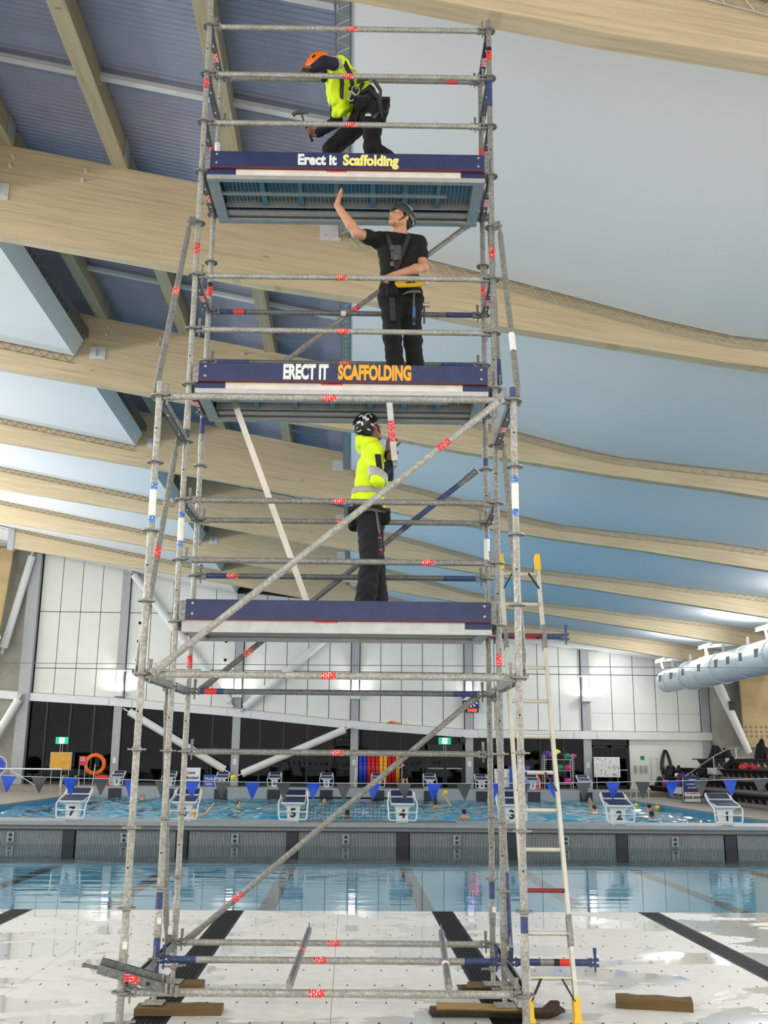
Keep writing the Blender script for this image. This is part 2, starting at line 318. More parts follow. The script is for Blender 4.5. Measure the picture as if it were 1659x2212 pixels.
def zt(x): return max(10.76-.19*x, zf(x)+.12 if x > 1 else -9)
def zdeck(x): return 10.76-.19*x + .42
YB = [.43+6.8*n for n in range(-1, 7)]          # far face of every roof beam
BW = .24
XS = [-18.5,-14.6,-12,-8.8,-6.5,-4.4,-1.3,0,1.5,2.7,3.9,5.2,6.4,7.5,10,11.9,13.7,16.4,19.1,20.8]
BEAM_NAMES = ['timber roof beam behind the photographer, out of view', 'nearest timber roof beam, crossing above the scaffold top', 'second timber roof beam, passing behind the upper two workers', 'third timber roof beam from the front, behind the middle platform', 'fourth timber roof beam from the front', 'fifth timber roof beam, behind the yellow-hooded worker', 'sixth timber roof beam, last but one before the panelled wall', 'farthest timber roof beam, just in front of the white panelled wall']
for n, y in enumerate(YB):
    xs = XS if n < 7 else [-14.9] + XS[2:-1]
    t = thing('roof_beam', BEAM_NAMES[n], 'beam', (0, y-BW, 0), 0, 'curved glulam roof beams')
    poly = [(x, zb(x)) for x in xs] + [(x, zt(x)) for x in reversed(xs)]
    m = MB()
    V = [(x, 0, zb(x)) for x in xs] + [(x, 0, zt(x)) for x in xs] + [(x, BW, zb(x)) for x in xs] + [(x, BW, zt(x)) for x in xs]
    k = len(xs); F = []
    for i in range(k-1):
        F += [(i, i+1, k+i+1, k+i), (2*k+i, 3*k+i, 3*k+i+1, 2*k+i+1), (i, 2*k+i, 2*k+i+1, i+1), (k+i, k+i+1, 3*k+i+1, 3*k+i)]
    F += [(0, k, 3*k, 2*k), (k-1, 3*k-1, 4*k-1, 2*k-1)]
    m.add(V, F).build('timber', M['wood'], t, smooth=False)
    b = MB()
    if n in (1, 2, 3, 4, 5, 6):
        for bx_, s in ((1.12, 1), (-4.28, -1)):
            pl = MB().box((bx_, -.012, zf(1.43 if s > 0 else -4.78)+.12), (.34, .02, .3)).box((bx_+s*.1, -.05, zf(1.43 if s > 0 else -4.78)+.14), (.14, .07, .2))
            pl.tube((bx_-s*.1, -.04, zf(1.43 if s > 0 else -4.78)+.06), (bx_-s*.1, 0, zf(1.43 if s > 0 else -4.78)+.06), .025, 8)
            pl.build('steel_bracket', M['strap'], t)
    if n in (2, 3):
        for bx_ in (-2.9, -1.0, -4.1):
            for dz in (0, .17):
                MB().tube((bx_-dz*.2, -.07, zt(bx_)-.2-dz), (bx_-dz*.2, 0, zt(bx_)-.2-dz), .022, 8, .034).build('dowel', M['strap'], t)
    if n == 7: MB().box((-15.0, .12, 12.15), (.3, .34, 1.3)).build('steel_head', M['steelg'], t)

ceil = MB()
# ribbed roof sheet, ribs run along X
ys = np.arange(-8.0, 48.4, .11); V = []; F = []
xa, xb = -20, 24
for y in ys:
    for dy, dz in ((0, 0), (.074, 0), (.082, -.016), (.100, -.016)):
        V += [(xa, y+dy, zdeck(xa)+dz), (xb, y+dy, zdeck(xb)+dz)]
for i in range(len(V)//2-1): F.append((2*i, 2*i+1, 2*i+3, 2*i+2))
ceil.add(V, F)
CEIL = struct('ceiling', ceil, M['deck'], 'blue-grey ribbed metal roof sheeting over the timber beams')
for n in range(len(YB)):
    y0 = YB[n]; y1 = YB[n+1]-BW if n+1 < len(YB) else 47.9
    if n == 0: y0 = -6.4
    last = n+1 == len(YB)
    xr = [x for x, _ in ZF if x < 20.6] + [20.6]
    # right-hand stretched fabric, one sheet for each bay, sagging a little
    m = MB(); ny = 8; V = []; F = []
    for j in range(ny+1):
        for x in xr:
            s = math.sin(math.pi*j/ny)
            V.append((x, y0 + (y1-.10-y0)*j/ny, zf(x) - .05*s*(x > 1.5)))
    k = len(xr)
    for j in range(ny):
        for i in range(k-1): F.append((j*k+i, j*k+i+1, (j+1)*k+i+1, (j+1)*k+i))
    m.add(V, F).build('fabric_sheet', M['fabric'], CEIL, fix=False)
    MB().add([(1.43, y0, 10.0), (1.43, y1-.1, 10.0), (1.43, y1-.1, 10.4), (1.43, y0, 10.4)], [(0,1,2,3)]).build('fabric_skirt', M['fabric'], CEIL, smooth=False, fix=False)
    # left-hand fabric
    m = MB(); xl = [-4.78, -8, -12, -18.4]; V = []; F = []
    for j in range(ny+1):
        for x in xl: V.append((x, y0 + (y1-.10-y0)*j/ny, zf(x) - .05*math.sin(math.pi*j/ny)*(x < -5)))
    k = 4
    for j in range(ny):
        for i in range(k-1): F.append((j*k+i, j*k+i+1, (j+1)*k+i+1, (j+1)*k+i))
    m.add(V, F).build('fabric_sheet', M['fabric'], CEIL, fix=False)
    MB().add([(-4.78, y0, 10.58), (-4.78, y1-.1, 10.58), (-4.60, y1-.1, 10.96), (-4.60, y0, 10.96)], [(0,1,2,3)]).build('fabric_skirt', M['fabric'], CEIL, smooth=False, fix=False)
    # wire edge trusses
    def zig(P, Q, off, n_, r, zr):
        t = MB(); P = Vector(P); Q = Vector(Q); off = Vector(off)
        t.tube(P, Q, r, 5); t.tube(P+off, Q+off, r, 5)
        for i in range(n_):
            a = P+(Q-P)*(i/n_); b_ = P+(Q-P)*((i+.5)/n_)+off; c = P+(Q-P)*((i+1)/n_)
            t.tube(a, b_, zr, 4, cap=False); t.tube(b_, c, zr, 4, cap=False)
        return t
    nz = int((y1-y0)/.24)
    tw = MB()
    MB().bx((1.30, y0, 10.03), (1.428, y1-.1, 10.05)).build('truss_back_plate', M['steelg'], CEIL, smooth=False)
    for (X0, Z0, ox, oz) in ((1.44, 9.985, -.17, .0), (1.44, 9.985, 0, .22), (1.27, 9.985, 0, .22)):
        z_ = zig((X0, y0, Z0), (X0, y1-.1, Z0), (ox, 0, oz), nz, .012, .008); tw.add(z_.v, z_.f)
    tw.build('edge_truss', M['wire'], CEIL, fix=False)
    tw = zig((-4.60, y0, 10.98), (-4.60, y1-.1, 10.98), (.04, 0, .22), nz, .009, .006)
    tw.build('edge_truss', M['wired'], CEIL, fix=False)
    MB().add([(-4.50, y0, 10.98), (-4.50, y1-.1, 10.98), (-4.50, y1-.1, 11.22), (-4.50, y0, 11.22)], [(0,1,2,3)]).build('truss_back_plate', M['dgalv'], CEIL, smooth=False, fix=False)
    if n+1 < len(YB):
        tw = MB()
        seg = [1.43, 2.72, 3.83, 5.2, 6.4, 7.57, 10, 11.9, 13.6, 16.35, 19.3]
        for a, b_ in zip(seg, seg[1:]):
            z_ = zig((a, y1-.06, zf(a)), (b_, y1-.06, zf(b_)), (0, .03, -.15), max(2, int((b_-a)/.27)), .008, .006); tw.add(z_.v, z_.f)
        tw.build('edge_truss', M['wire'], CEIL, fix=False)
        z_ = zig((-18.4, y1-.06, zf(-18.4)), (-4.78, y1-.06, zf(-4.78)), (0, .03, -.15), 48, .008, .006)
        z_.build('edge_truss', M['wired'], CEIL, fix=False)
        # purlins between the beams and light steel straps
        for px in (-4.25, -2.35, -.4):
            MB().box((px, (y0+y1)/2, zdeck(px)-.24), (.24, y1-y0, .40)).build('purlin', M['woodp'], CEIL, smooth=False)
            MB().box((px+.135, y1-.16, zdeck(px)-.24), (.02, .3, .36)).build('purlin_hanger', M['steelg'], CEIL, smooth=False)
        for oy in (2.2, 4.6):
            MB().bar((-4.5, y0+oy, zdeck(-4.5)-.14), (1.3, y0+oy, zdeck(1.3)-.14), .12, .07).build('steel_strap', M['strap'], CEIL, smooth=False)

# ---- floor in front: raised white movable floor
FL_Y = 5.13
FLOOR = struct('floor', MB().bx((-14, -14, -.30), (18, FL_Y, -.012)), M['floor'], 'wet white movable pool floor with drain grates')
jx = [-14, -10.03, -7.5, -4.97, -3.6, -2.4, -1.03]
cx = [.2+2.54*i for i in range(-5, 8)]
for c in cx:                                         # two panels between each pair of grates
    for a, b_ in ((c+.13, c+1.27), (c+1.27, c+2.41)):
        MB().bx((a+.002, -14, -.012), (b_-.002, FL_Y-.01, 0)).build('floor_panel', M['floor'], FLOOR, smooth=False)
for c in cx[3:]:
    g = MB()
    g.bx((c-.13, -14, -.012), (c-.105, FL_Y-.01, .001)); g.bx((c+.105, -14, -.012), (c+.13, FL_Y-.01, .001))
    y = -3.5
    while y < FL_Y-.06:
        g.bx((c-.105, y, -.012), (c+.105, y+.028, .001))
        for i in range(6): g.box((c-.09+.036*i, y+.034, -.006), (.012, .06, .012))
        y += .056
    g.bx((c-.105, -14, -.03), (c+.105, FL_Y-.01, -.0125))
    o = g.build('drain_grate', M['grate'], FLOOR, smooth=False, fix=False); o['kind'] = 'stuff'
g = MB()
for j in range(-3, 9):
    for i in range(-30, 40):
        x = 1.36+.226*i + (.07 if j % 2 else 0); y = -.316+.615*j
        if min(abs(x-c) for c in cx) > .17 and y < FL_Y-.1: g.box((x, y, .0006), (.011, .04, .002))
o = g.build('floor_slots', M['slot'], FLOOR, smooth=False, fix=False); o['kind'] = 'stuff'
struct('trim_1', MB().bx((-14, FL_Y-.01, -.3), (18, FL_Y+.03, -.004)), M['black'], 'black rubber edge of the white floor')

# ---- pools
WZ = -.11
struct('pool_floor', MB().bx((-14, FL_Y-1, -.62), (18, 16, -.50)), M['tile'], 'blue tiled bottom of the near pool')
struct('pool_wall_left', MB().bx((-10.9, FL_Y, -2.2), (-10.7, 43, .05)), M['tile'], 'tiled side of the pool on the left')
struct('pool_wall_right', MB().bx((14.2, FL_Y, -2.2), (14.4, 43, .05)), M['tile'], 'tiled side of the pool on the right')
for i in range(-4, 6):
    x = .32+2.5*i
    tag(MB().bx((x-.13, FL_Y, -.50), (x+.13, 15.4, -.494)).build('lane_line', M['lane'], bpy.data.objects['pool_floor'], smooth=False))
def water(name, x0, x1, y0, y1, mat, label):
    o = MB().add([(x0, y0, WZ), (x1, y0, WZ), (x1, y1, WZ), (x0, y1, WZ)], [(0,1,2,3)]).build(name, mat, smooth=False, fix=False)
    return tag(o, label, None, None, 'structure')
water('pool_water', -10.7, 14.2, FL_Y, 16.0, M['water'], 'calm water between the white floor and the bulkhead')
struct('far_pool_floor', MB().bx((-10.8, 17.2, -.8), (14.3, 42.6, -.7)), M['tiled'], 'bright tiled bottom of the far pool')
gx = np.arange(-10.7, 14.21, .083); gy = np.arange(17.2, 42.51, .11); GX, GY = np.meshgrid(gx, gy)
rs = np.random.RandomState(3); GZ = np.zeros_like(GX)
for i_ in range(26):
    a_ = rs.uniform(0, 2*math.pi); wl = rs.uniform(.38, 1.9); kx, ky = 2*math.pi/wl*math.cos(a_), 2*math.pi/wl*math.sin(a_)
    GZ += .0105*wl**.8*np.sin(kx*GX+ky*GY+rs.uniform(0, 6.28)+.5*np.sin(.7*GX+.4*GY))
GV = np.stack([GX, GY, WZ+GZ], -1).reshape(-1, 3); nxg = len(gx)
GI = (np.arange(len(gy)-1)[:, None]*nxg + np.arange(nxg-1)[None]).ravel(); GF = np.stack([GI, GI+1, GI+nxg+1, GI+nxg], 1)
me = bpy.data.meshes.new('far_pool_water'); me.vertices.add(len(GV)); me.vertices.foreach_set('co', GV.astype(np.float32).ravel())
me.loops.add(len(GF)*4); me.loops.foreach_set('vertex_index', GF.astype(np.int32).ravel()); me.polygons.add(len(GF)); me.polygons.foreach_set('loop_start', np.arange(0, len(GF)*4, 4, dtype=np.int32))
me.update(calc_edges=True); me.materials.append(M['choppy']); me.polygons.foreach_set('use_smooth', [True]*len(GF))
tag(obj('far_pool_water', me), 'choppy blue water of the far pool with swimmers', None, None, 'structure')
DZ = .12
struct('deck_left', MB().bx((-22, -14, -.4), (-10.7, 48, DZ)), M['conc'], 'pool deck left of the far pool')
struct('deck_right', MB().bx((14.2, -14, -.4), (28, 48, DZ)), M['conc'], 'pool deck right of the far pool')
struct('deck_far', MB().bx((-22, 43.2, -.4), (28, 48.4, .36)), M['conc'], 'pool deck in front of the window wall')
# far end wall of the pool with dark lane panels
PE = struct('pool_end_wall', MB().bx((-11.2, 42.5, -1.6), (14.3, 43.3, .43)), M['bulk'], 'light grey end wall of the far pool')
FARX = [-9.5, -7.03, -4.50, -1.99, .51, 2.98, 5.49, 8.0, 10.48, 13.0]
for x in FARX: MB().bx((x-.3, 42.46, -.3), (x+.3, 42.5, .34)).build('lane_panel', M['lane'], PE, smooth=False)
# bulkhead between the pools
BK = struct('bulkhead', MB().bx((-10.7, 16.08, -1.6), (14.2, 17.2, .30)), M['bulk'], 'grey movable bulkhead with slatted front dividing the pools')
MB().bx((-10.7, 15.95, .30), (14.2, 17.25, .385)).build('bulkhead_top', M['bulk'], BK, smooth=False)
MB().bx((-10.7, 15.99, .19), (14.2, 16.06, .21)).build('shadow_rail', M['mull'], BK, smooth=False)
MB().bx((-10.7, 16.06, -1.2), (14.2, 16.08, .20)).build('slat_backing', M['mull'], BK, smooth=False)
NEARX = [-4.67, -2.15, .32, 2.81, 5.32, 7.80, 10.30]
g = MB(); x = -10.68
while x < 14.2:
    if min(abs(x-b_) for b_ in NEARX+[-7.15, -9.65, 12.8]) > .15 : g.bx((x, 16.03, -.6), (x+.018, 16.06, .19))
    x += .034
o = g.build('front_slats', M['slatl'], BK, smooth=False, fix=False); o['kind'] = 'stuff'
for x in NEARX+[-7.15]: MB().bx((x-.13, 16.0, -.9), (x+.13, 16.04, .18)).build('lane_panel', M['lane'], BK, smooth=False)
for x in NEARX:
    g = MB().bx((x-1.36, 15.99, -.07), (x-1.20, 16.02, .14))
    p = g.build('outlet_plate', M['bulk'], BK, smooth=False)
    for dz in (-.015, .085): MB().tube((x-1.28, 15.975, dz), (x-1.28, 15.99, dz), .036, 12).build('outlet_ring', M['mull'], p)
g = MB()
for i in range(62): g.bx((1.0+i*.06-.6, 16.3, .385), (1.02+i*.06-.6, 17.2, .392))
for j in range(4): g.bx((.4, 16.45+.2*j, .385), (4.1, 16.47+.2*j, .391))
o = g.build('gutter_grid', M['dgalv'], BK, smooth=False, fix=False); o['kind'] = 'stuff'

# ---- back wall: columns, cladding panels, sloping steel, windows
WY = 48.0
ZL = [(-17.5,5.0),(-15.7,4.87),(-10.8,4.62),(-4.8,4.16),(1.0,3.62),(7.9,3.17),(21.2,3.15)]
def zl(x): return lerp_tab(ZL, x)
def zwt(x): return zf(x)+.12 if x > 1.43 or x < -4.78 else (10.58+(10.0-10.58)*(x+4.78)/6.21)+.12
COLX = [-10.80, -4.47, 1.84, 8.0, 14.38, 20.9]
WALL = struct('wall_back', MB().prism([(-17.2, zl(-17.2)), (-15.7, zl(-15.7)), (-10.8, zl(-10.8)), (-4.8, zl(-4.8)), (1, zl(1)), (7.9, zl(7.9)), (21.3, 3.15), (21.3, 10), (-17.2, 14.5)], WY+.02, WY+.3), M['mull'], 'far end wall of white rectangular panels above dark windows')
edges = [-15.45] + COLX
for c0, c1 in zip(edges, edges[1:]):
    a = c0 + (.24 if c0 > -15 else .02); b_ = c1-.24
    n_ = round((b_-a)/1.17)
    for i in range(n_):
        x0 = a+(b_-a)*i/n_+.018; x1 = a+(b_-a)*(i+1)/n_-.018
        lo = [(x0, zl(x0)+.24), (x1, zl(x1)+.24)]
        rows = [6.40, 9.46]
        cur = lo
        for zr in rows + [99]:
            top = [(x1, min(zr-.02, zwt(x1))), (x0, min(zr-.02, zwt(x0)))]
            if min(top[0][1]-cur[1][1], top[1][1]-cur[0][1]) > .05:
                MB().prism(cur + top, WY-.03, WY+.02).build('wall_panel', M['panel'], WALL, smooth=False)
            if zr < min(zwt(x0), zwt(x1)): cur = [(x0, zr+.02), (x1, zr+.02)]
            else: break
MB().bx((14.7, WY-.034, 4.33), (21.1, WY-.029, 4.345)).build('panel_joint', M['joint'], WALL, smooth=False)
for hx, hz in ((-9.96, 8.9), (-9.98, 7.9), (-10.0, 6.9), (-5.23, 7.96), (-5.23, 6.95)):
    o = MB().lathe([(.16, 0), (.16, .02), (.12, .03)], (hx, WY-.05, hz), 20, 'y').build('air_nozzle', M['panel'], WALL)
    MB().tube((hx, WY-.06, hz), (hx, WY-.05, hz), .085, 16).build('nozzle_opening', M['dark'], o)
for i, cx_ in enumerate(COLX):
    c = tag(MB().bx((cx_-.21, WY-.20, .3), (cx_+.21, WY+.04, zwt(cx_)-.1)).build('wall_column', M['steelg'], smooth=False), ['grey steel column left of the running-man braces', 'grey steel column between the white V braces', 'grey steel column beside the lane-rope reel', 'grey steel column behind the pace clock', 'grey steel column by the whiteboard', 'grey steel corner column next to the bleachers'][i], 'column', 'columns of the far wall')
    MB().bx((cx_-.09, WY-.215, 1.45), (cx_+.09, WY-.2, 1.75)).build('notice', M['white'], c, smooth=False)
    if i < 5 :
        t = thing('wall_lamp', ['lit wall lamp on the column at far left', 'lit wall lamp on the column above the V braces', 'lit wall lamp on the middle column', 'lit wall lamp on the column above the pace clock', 'lit wall lamp on the column right of the ladder'][i], 'lamp', (cx_, WY-.42, 5.05), 0, 'up-lighters on the columns')
        MB().box((0, 0, 0), (.50, .40, .26)).build('housing', M['lampw'], t, smooth=False)
        MB().box((0, .0, 1.24), (.72, .5, .03)).build('reflector_plate', M['lampw'], t, smooth=False)
        MB().box((0, .17, .62), (.34, .05, 1.2)).build('back_plate', M['lampw'], t, smooth=False)
        MB().box((0, 0, .132), (.34, .26, .006)).build('lamp_glass', M['tube'], t, smooth=False)
        L = bpy.data.lights.new('lamp_light', 'AREA'); L.shape = 'RECTANGLE'; L.size = .34; L.size_y = .26; L.energy = WALL_W; L.color = (1, .97, .9)
        lo = obj('lamp_light', L, t, (0, 0, .16), (math.pi, 0, 0))
# sloping steel beam
bm_ = MB(); P = ZL
for (a, za), (b_, zb_) in zip(P, P[1:]): bm_.bar((a, WY-.16, za), (b_, WY-.16, zb_), .26, .42)
tag(bm_.build('window_head_beam', M['steelw'], smooth=False), 'white sloping steel beam above the dark windows', 'beam')
t = bpy.data.objects['window_head_beam']
for c in COLX[:-1]:
    for s in (-.62, .62): MB().box((c+s, WY-.31, zl(c+s)), (.22, .03, .36)).build('splice_plate', M['steelw'], t, smooth=False)
# diagonal tube braces
for i, (a, b_, r, lab) in enumerate([((-10.15, 47.6, 4.12), (-4.95, 47.6, 1.18), .2, 'white tube brace falling right to the window sill'), ((-4.05, 47.6, .98), (1.35, 47.6, 3.32), .2, 'white tube brace rising right to the middle column'), ((-10.4, 47.62, 11.5), (-4.85, 47.62, 4.7), .2, 'long white tube brace falling right across the panels'), ((.5, 47.62, 8.4), (-4.05, 47.62, 4.42), .2, 'white tube brace falling left across the panels'), ((-15.95, 47.4, 12.4), (-17.0, 47.4, 7.4), .2, 'white tube brace beside the plywood fin at far left'), ((-15.95, 47.4, 4.7), (-17.2, 47.4, 2.3), .22, 'short white tube brace at the left picture edge')]):
    d = (Vector(b_)-Vector(a)).normalized()
    o = thing('tube_brace', lab, 'brace', a, 0, 'tube braces of the far wall')
    q = Vector(b_)-Vector(a)
    MB().tube((0,0,0), q, r, 16).build('tube', M['steelw'], o)
    for p, s in ((Vector((0,0,0)), -1), (q, 1)): MB().bar(p-d*s*.08, p+d*s*.34, .36, .05).build('end_plate', M['steelw'], o, smooth=False)
# windows
WIN = struct('window_1', MB().bx((-19, WY-.02, .34), (15.0, WY+.06, .50)), M['mull'], 'dark glazed window band below the sloping beam')
xs = []
for c0, c1 in zip([-17.1]+COLX[:4], COLX[:5]):
    n_ = max(2, round((c1-c0)/1.25))
    xs += [c0+(c1-c0)*i/n_ for i in range(n_)]
xs.append(14.2)
for a, b_ in zip(xs, xs[1:]):
    MB().prism([(a+.05, .5), (b_-.05, .5), (b_-.05, zl(b_)-.2), (a+.05, zl(a)-.2)], WY, WY+.02).build('pane', M['glass'], WIN, smooth=False)
    MB().bx((a-.05, WY-.06, .4), (a+.05, WY+.06, zl(a)-.15)).build('mullion', M['mull'], WIN, smooth=False)
# black box added behind the glass so the panes look dark
struct('night_backdrop', MB().bx((-22, WY+5.5, 0), (20, WY+5.6, 6)).bx((-22, WY+.3, .2), (20, WY+5.6, .3)).bx((-22, WY+.3, 5.6), (20, WY+5.6, 5.7)).bx((16.8, WY+.25, 0), (16.9, WY+5.6, 6)).bx((-22, WY+.3, 0), (-21.9, WY+5.6, 6)), M['dark'], 'black box added behind the window wall for the dark of night')
# double exit door and right-hand door
for nm, x0, x1, z1, lab in (('door_1', 5.75, 7.65, 2.6, 'black double exit door with push bars under the exit sign'), ('door_2', 14.62, 16.55, 2.94, 'black door behind the whiteboard')):
    D = struct(nm, MB().bx((x0-.1, WY-.1, .34), (x0, WY+.05, z1)).bx((x1, WY-.1, .34), (x1+.1, WY+.05, z1)).bx((x0-.1, WY-.1, z1-.3), (x1+.1, WY+.05, z1)), M['mull'], lab)
    for a, b_ in ((x0, (x0+x1)/2-.02), ((x0+x1)/2+.02, x1)):
        lf = MB().bx((a, WY-.08, .36), (a+.09, WY-.03, z1-.32)).bx((b_-.09, WY-.08, .36), (b_, WY-.03, z1-.32)).bx((a, WY-.08, z1-.42), (b_, WY-.03, z1-.32)).bx((a, WY-.08, .36), (b_, WY-.03, .55)).build('door_leaf', M['mull'], D, smooth=False)
        MB().bx((a+.09, WY-.06, .55), (b_-.09, WY-.05, z1-.42)).build('door_glass', M['glass'], lf, smooth=False)
        MB().bx((a+.05, WY-.13, 1.32), (b_-.05, WY-.09, 1.38)).build('push_bar', M['steelg'], lf, smooth=False)
struct('wall_side_block', MB().bx((16.66, WY-.05, .3), (21.2, WY+.2, 2.98)), M['panel'], 'white painted block wall right of the door')
struct('wall_right', MB().bx((21.15, 47.0, .1), (30, 48.2, 9)), M['concw'], 'grey concrete wall behind the bleachers')
tag(MB().bx((22.3, 46.2, 2.6), (26, 46.4, 7.2)).build('plywood_lining', M['ply'], smooth=False), 'tan plywood lining with round perforations at the right edge', 'panel')
PL = bpy.data.objects['plywood_lining']
for i in range(5):
    for j in range(3): MB().tube((22.45+.27*i, 46.18, 3.15+.24*j), (22.45+.27*i, 46.2, 3.15+.24*j), .07, 10).build('perforation', M['tier'], PL)
o = thing('tube_brace', 'white tapered tube column in front of the concrete wall', 'brace', (21.0, 46.0, 5.9)); MB().tube((0,0,0), (1.45, 0, -3.6), .26, 16, .16).build('tube', M['steelw'], o); MB().box((.62, -.3, -1.2), (.3, .3, .46)).build('speaker_box', M['black'], o, smooth=False)
# left end: plywood fin, grey soffit, steel stud
tag(MB().prism([(-18.6, 12.7), (-16.75, 12.7), (-16.75, 12.0), (-17.05, 8.3), (-17.4, 6.0), (-18.6, 6.0)], 46.6, 46.8).build('plywood_fin', M['ply'], smooth=False), 'plywood fin hanging at the left picture edge', 'panel')
tag(MB().bx((-19, 45.6, 12.75), (-15.4, 47.2, 14.0)).build('roof_soffit_box', M['steelg'], smooth=False), 'grey boxed soffit at the upper left of the far wall', 'panel')
tag(MB().bx((-16.1, 47.6, .3), (-15.5, 48.0, 12.6)).build('wall_column', M['steelg'], smooth=False), 'grey steel end column at the left of the panelled wall', 'column', 'columns of the far wall')
struct('wall_left', MB().bx((-20, 47.9, .3), (-16.1, 48.3, 14)), M['concw'], 'grey wall section at the far left')
struct('trim_2', MB().tube((-17, 30, 5.06), (24, 30, 5.30), .012, 5), M['dgalv'], 'thin steel cable stretched across the hall')

# ---- up-lighters along both sides of the hall
def uplight(x, y, z, s, watt, lab, seen):
    t = thing('linear_lamp', lab, 'lamp', (x, y, z), 0, 'linear up-lighters along the hall sides')
    MB().box((0, 0, 0), (.16, 1.5, .10)).build('housing', M['lampw'], t, smooth=False)
    MB().box((s*.03, 0, .062), (.08, 1.4, .02)).build('lamp_tube', M['tube'], t, smooth=False)
    (MB().bar((0, 0, 0), (-1.05, 0, -.25), .08, .08) if s > 0 else MB().bar((0, 0, -.05), (.08, 0, -.42), .08, .08).bar((-.1, .3, .0), (1.6, -.3, .12), .14, .14)).build('bracket', M['lampw'], t, smooth=False)
    L = bpy.data.lights.new('lamp_light', 'AREA'); L.shape = 'RECTANGLE'; L.size = .3; L.size_y = 1.4; L.energy = watt; L.color = UP_COL
    o = obj('lamp_light', L, t, (s*.03, 0, .10))
    D = bpy.data.lights.new('lamp_light', 'AREA'); D.shape = 'RECTANGLE'; D.size = .3; D.size_y = 1.4; D.energy = ADDED_DOWN_W*(watt/(LEFT_W if s > 0 else RIGHT_W)); D.color = UP_COL  # added downlight to brighten pool, deck and scaffold
    d_ = obj('lamp_light', D, t, (s*.12, 0, -.08)); d_.rotation_euler = Vector((s*.80, 0, -.60)).to_track_quat('-Z', 'Y').to_euler()
    MB().box((s*.06, 0, -.058), (.10, 1.4, .014)).build('added_down_tube', M['tube'], t, smooth=False)  # glowing strip made up to go with the added downlight
    o.rotation_euler = Vector((s*.62, 0, .78)).to_track_quat('-Z', 'Y').to_euler()
ord_ = ['first', 'second', 'third', 'fourth', 'fifth', 'sixth', 'seventh', 'eighth']
for i in range(8):
    y = YB[0] + 3.3 + 6.8*i
    uplight(-16.6, y, 7.75, 1, LEFT_W*(.04 if i == 7 else (.4 if i == 6 else 1)), 'linear up-lighter at the left wall, %s bay from the front' % ord_[i], i == 7)
    uplight(17.6, y, 6.90, -1, RIGHT_W*(.6 if i == 7 else 1), 'linear up-lighter above the white duct, %s bay from the front' % ord_[i], i > 4)

# ================================================================== SCAFFOLD TOWER
TR = R_(-1.2)
TOWER = thing('scaffold_tower', 'galvanised modular scaffold tower with three boarded platforms and blue toe boards', 'scaffold', (.172, .029, 0), TR)
BAYL, BAYI, BAYO = 2.572, .732, 1.088
def zk(k): return .35+.5*k
STD = {'OL': (0, -BAYO), 'FL': (0, 0), 'BL': (0, BAYI), 'OR': (BAYL, -BAYO), 'FR': (BAYL, 0), 'BR': (BAYL, BAYI)}
# rosette: eight-hole disc
def rosette_mesh():
    m = MB(); n = 24; V = []; F = []
    for z in (-.005, .005):
        for i in range(n):
            a = 2*math.pi*i/n
            V.append((.062*math.cos(a), .062*math.sin(a), z))
        for i in range(n):
            a = 2*math.pi*i/n
            V.append((.025*math.cos(a), .025*math.sin(a), z))
    for i in range(n):
        j = (i+1) % n
        hole = (i % 3 == 1)
        F += [(i, j, 2*n+j, 2*n+i)]
        if not hole: F += [(2*n+i, 2*n+j, 3*n+j, 3*n+i), (i, n+i, n+j, j)]
        else:                                     # open slot with a rim outside and a collar inside
            def mid(p, q, t): return tuple(p[k]*(1-t)+q[k]*t for k in range(3))
            b = len(V)
            for z0 in (0, 2*n):
                for t in (.24, .72):
                    V.append(mid(V[z0+i], V[z0+n+i], t)); V.append(mid(V[z0+j], V[z0+n+j], t))
            F += [(2*n+i, 2*n+j, b+5, b+4), (b+6, b+7, 3*n+j, 3*n+i), (i, b, b+1, j), (b+2, n+i, n+j, b+3), (b, b+4, b+5, b+1), (b+2, b+3, b+7, b+6)]
    m.add(V, F)
    m.lathe([(.030, -.016), (.0315, -.008), (.0315, .008), (.030, .016)], (0,0,0), 14)
    return m.mesh('rosette', M['galv2'])
ROS = rosette_mesh()
def band_mesh(name, mat, z0, z1, r=.0252):
    return MB().lathe([(r-.003, z0), (r, z0), (r, z1), (r-.003, z1)], (0,0,0), 16).mesh(name, mat)
B_RED, B_REDW, B_OR, B_WH, B_BL = (band_mesh('sticker', M[k], -.05, .05) for k in ('red', 'redw', 'orange', 'white', 'bluel'))
B_BLK = band_mesh('sticker', M['black'], -.02, .02)
B_LONG = band_mesh('label', M['white'], -.12, .12); B_BS = band_mesh('label_edge', M['bluel'], -.025, .025, .0256)
B_PAINT = band_mesh('paint_band', M['bluec'], -.5, .5, .0249)
HOLE = MB().ball((0,0,0), .0075, 8, 6).mesh('pin_hole', M['black'])
def standard(key, k0, k1, ztop, mat, joints):
    x, y = STD[key]
    m = MB(); m.tube((0,0,zk(k0)-.19), (0,0,ztop), .0242, 16)
    s = m.build('standard', mat, TOWER, (x, y, 0))
    for k in range(k0, k1+1): obj('rosette', ROS, s, (0, 0, zk(k)), (0, 0, R_(7.5)))
    for zj in joints: MB().lathe([(.0245, -.1), (.0285, -.09), (.0285, .09), (.0245, .1)], (0,0,zj), 16).build('joint_sleeve', mat, s)
    for z in np.arange(zk(k0)+.75, ztop-.1, 1.0): obj('pin_hole', HOLE, s, (-.004, -.0235, float(z)))
    return s
G, G2, DG = M['galv'], M['galv2'], M['dgalv']
OL = standard('OL', 0, 8, zk(8)+.11, G, [zk(0)+.25])
OR = standard('OR', 0, 8, zk(8)+.11, G, [zk(0)+.25])
FL = standard('FL', 0, 16, 8.95, G, [zk(0)+.25, zk(8)+.2])
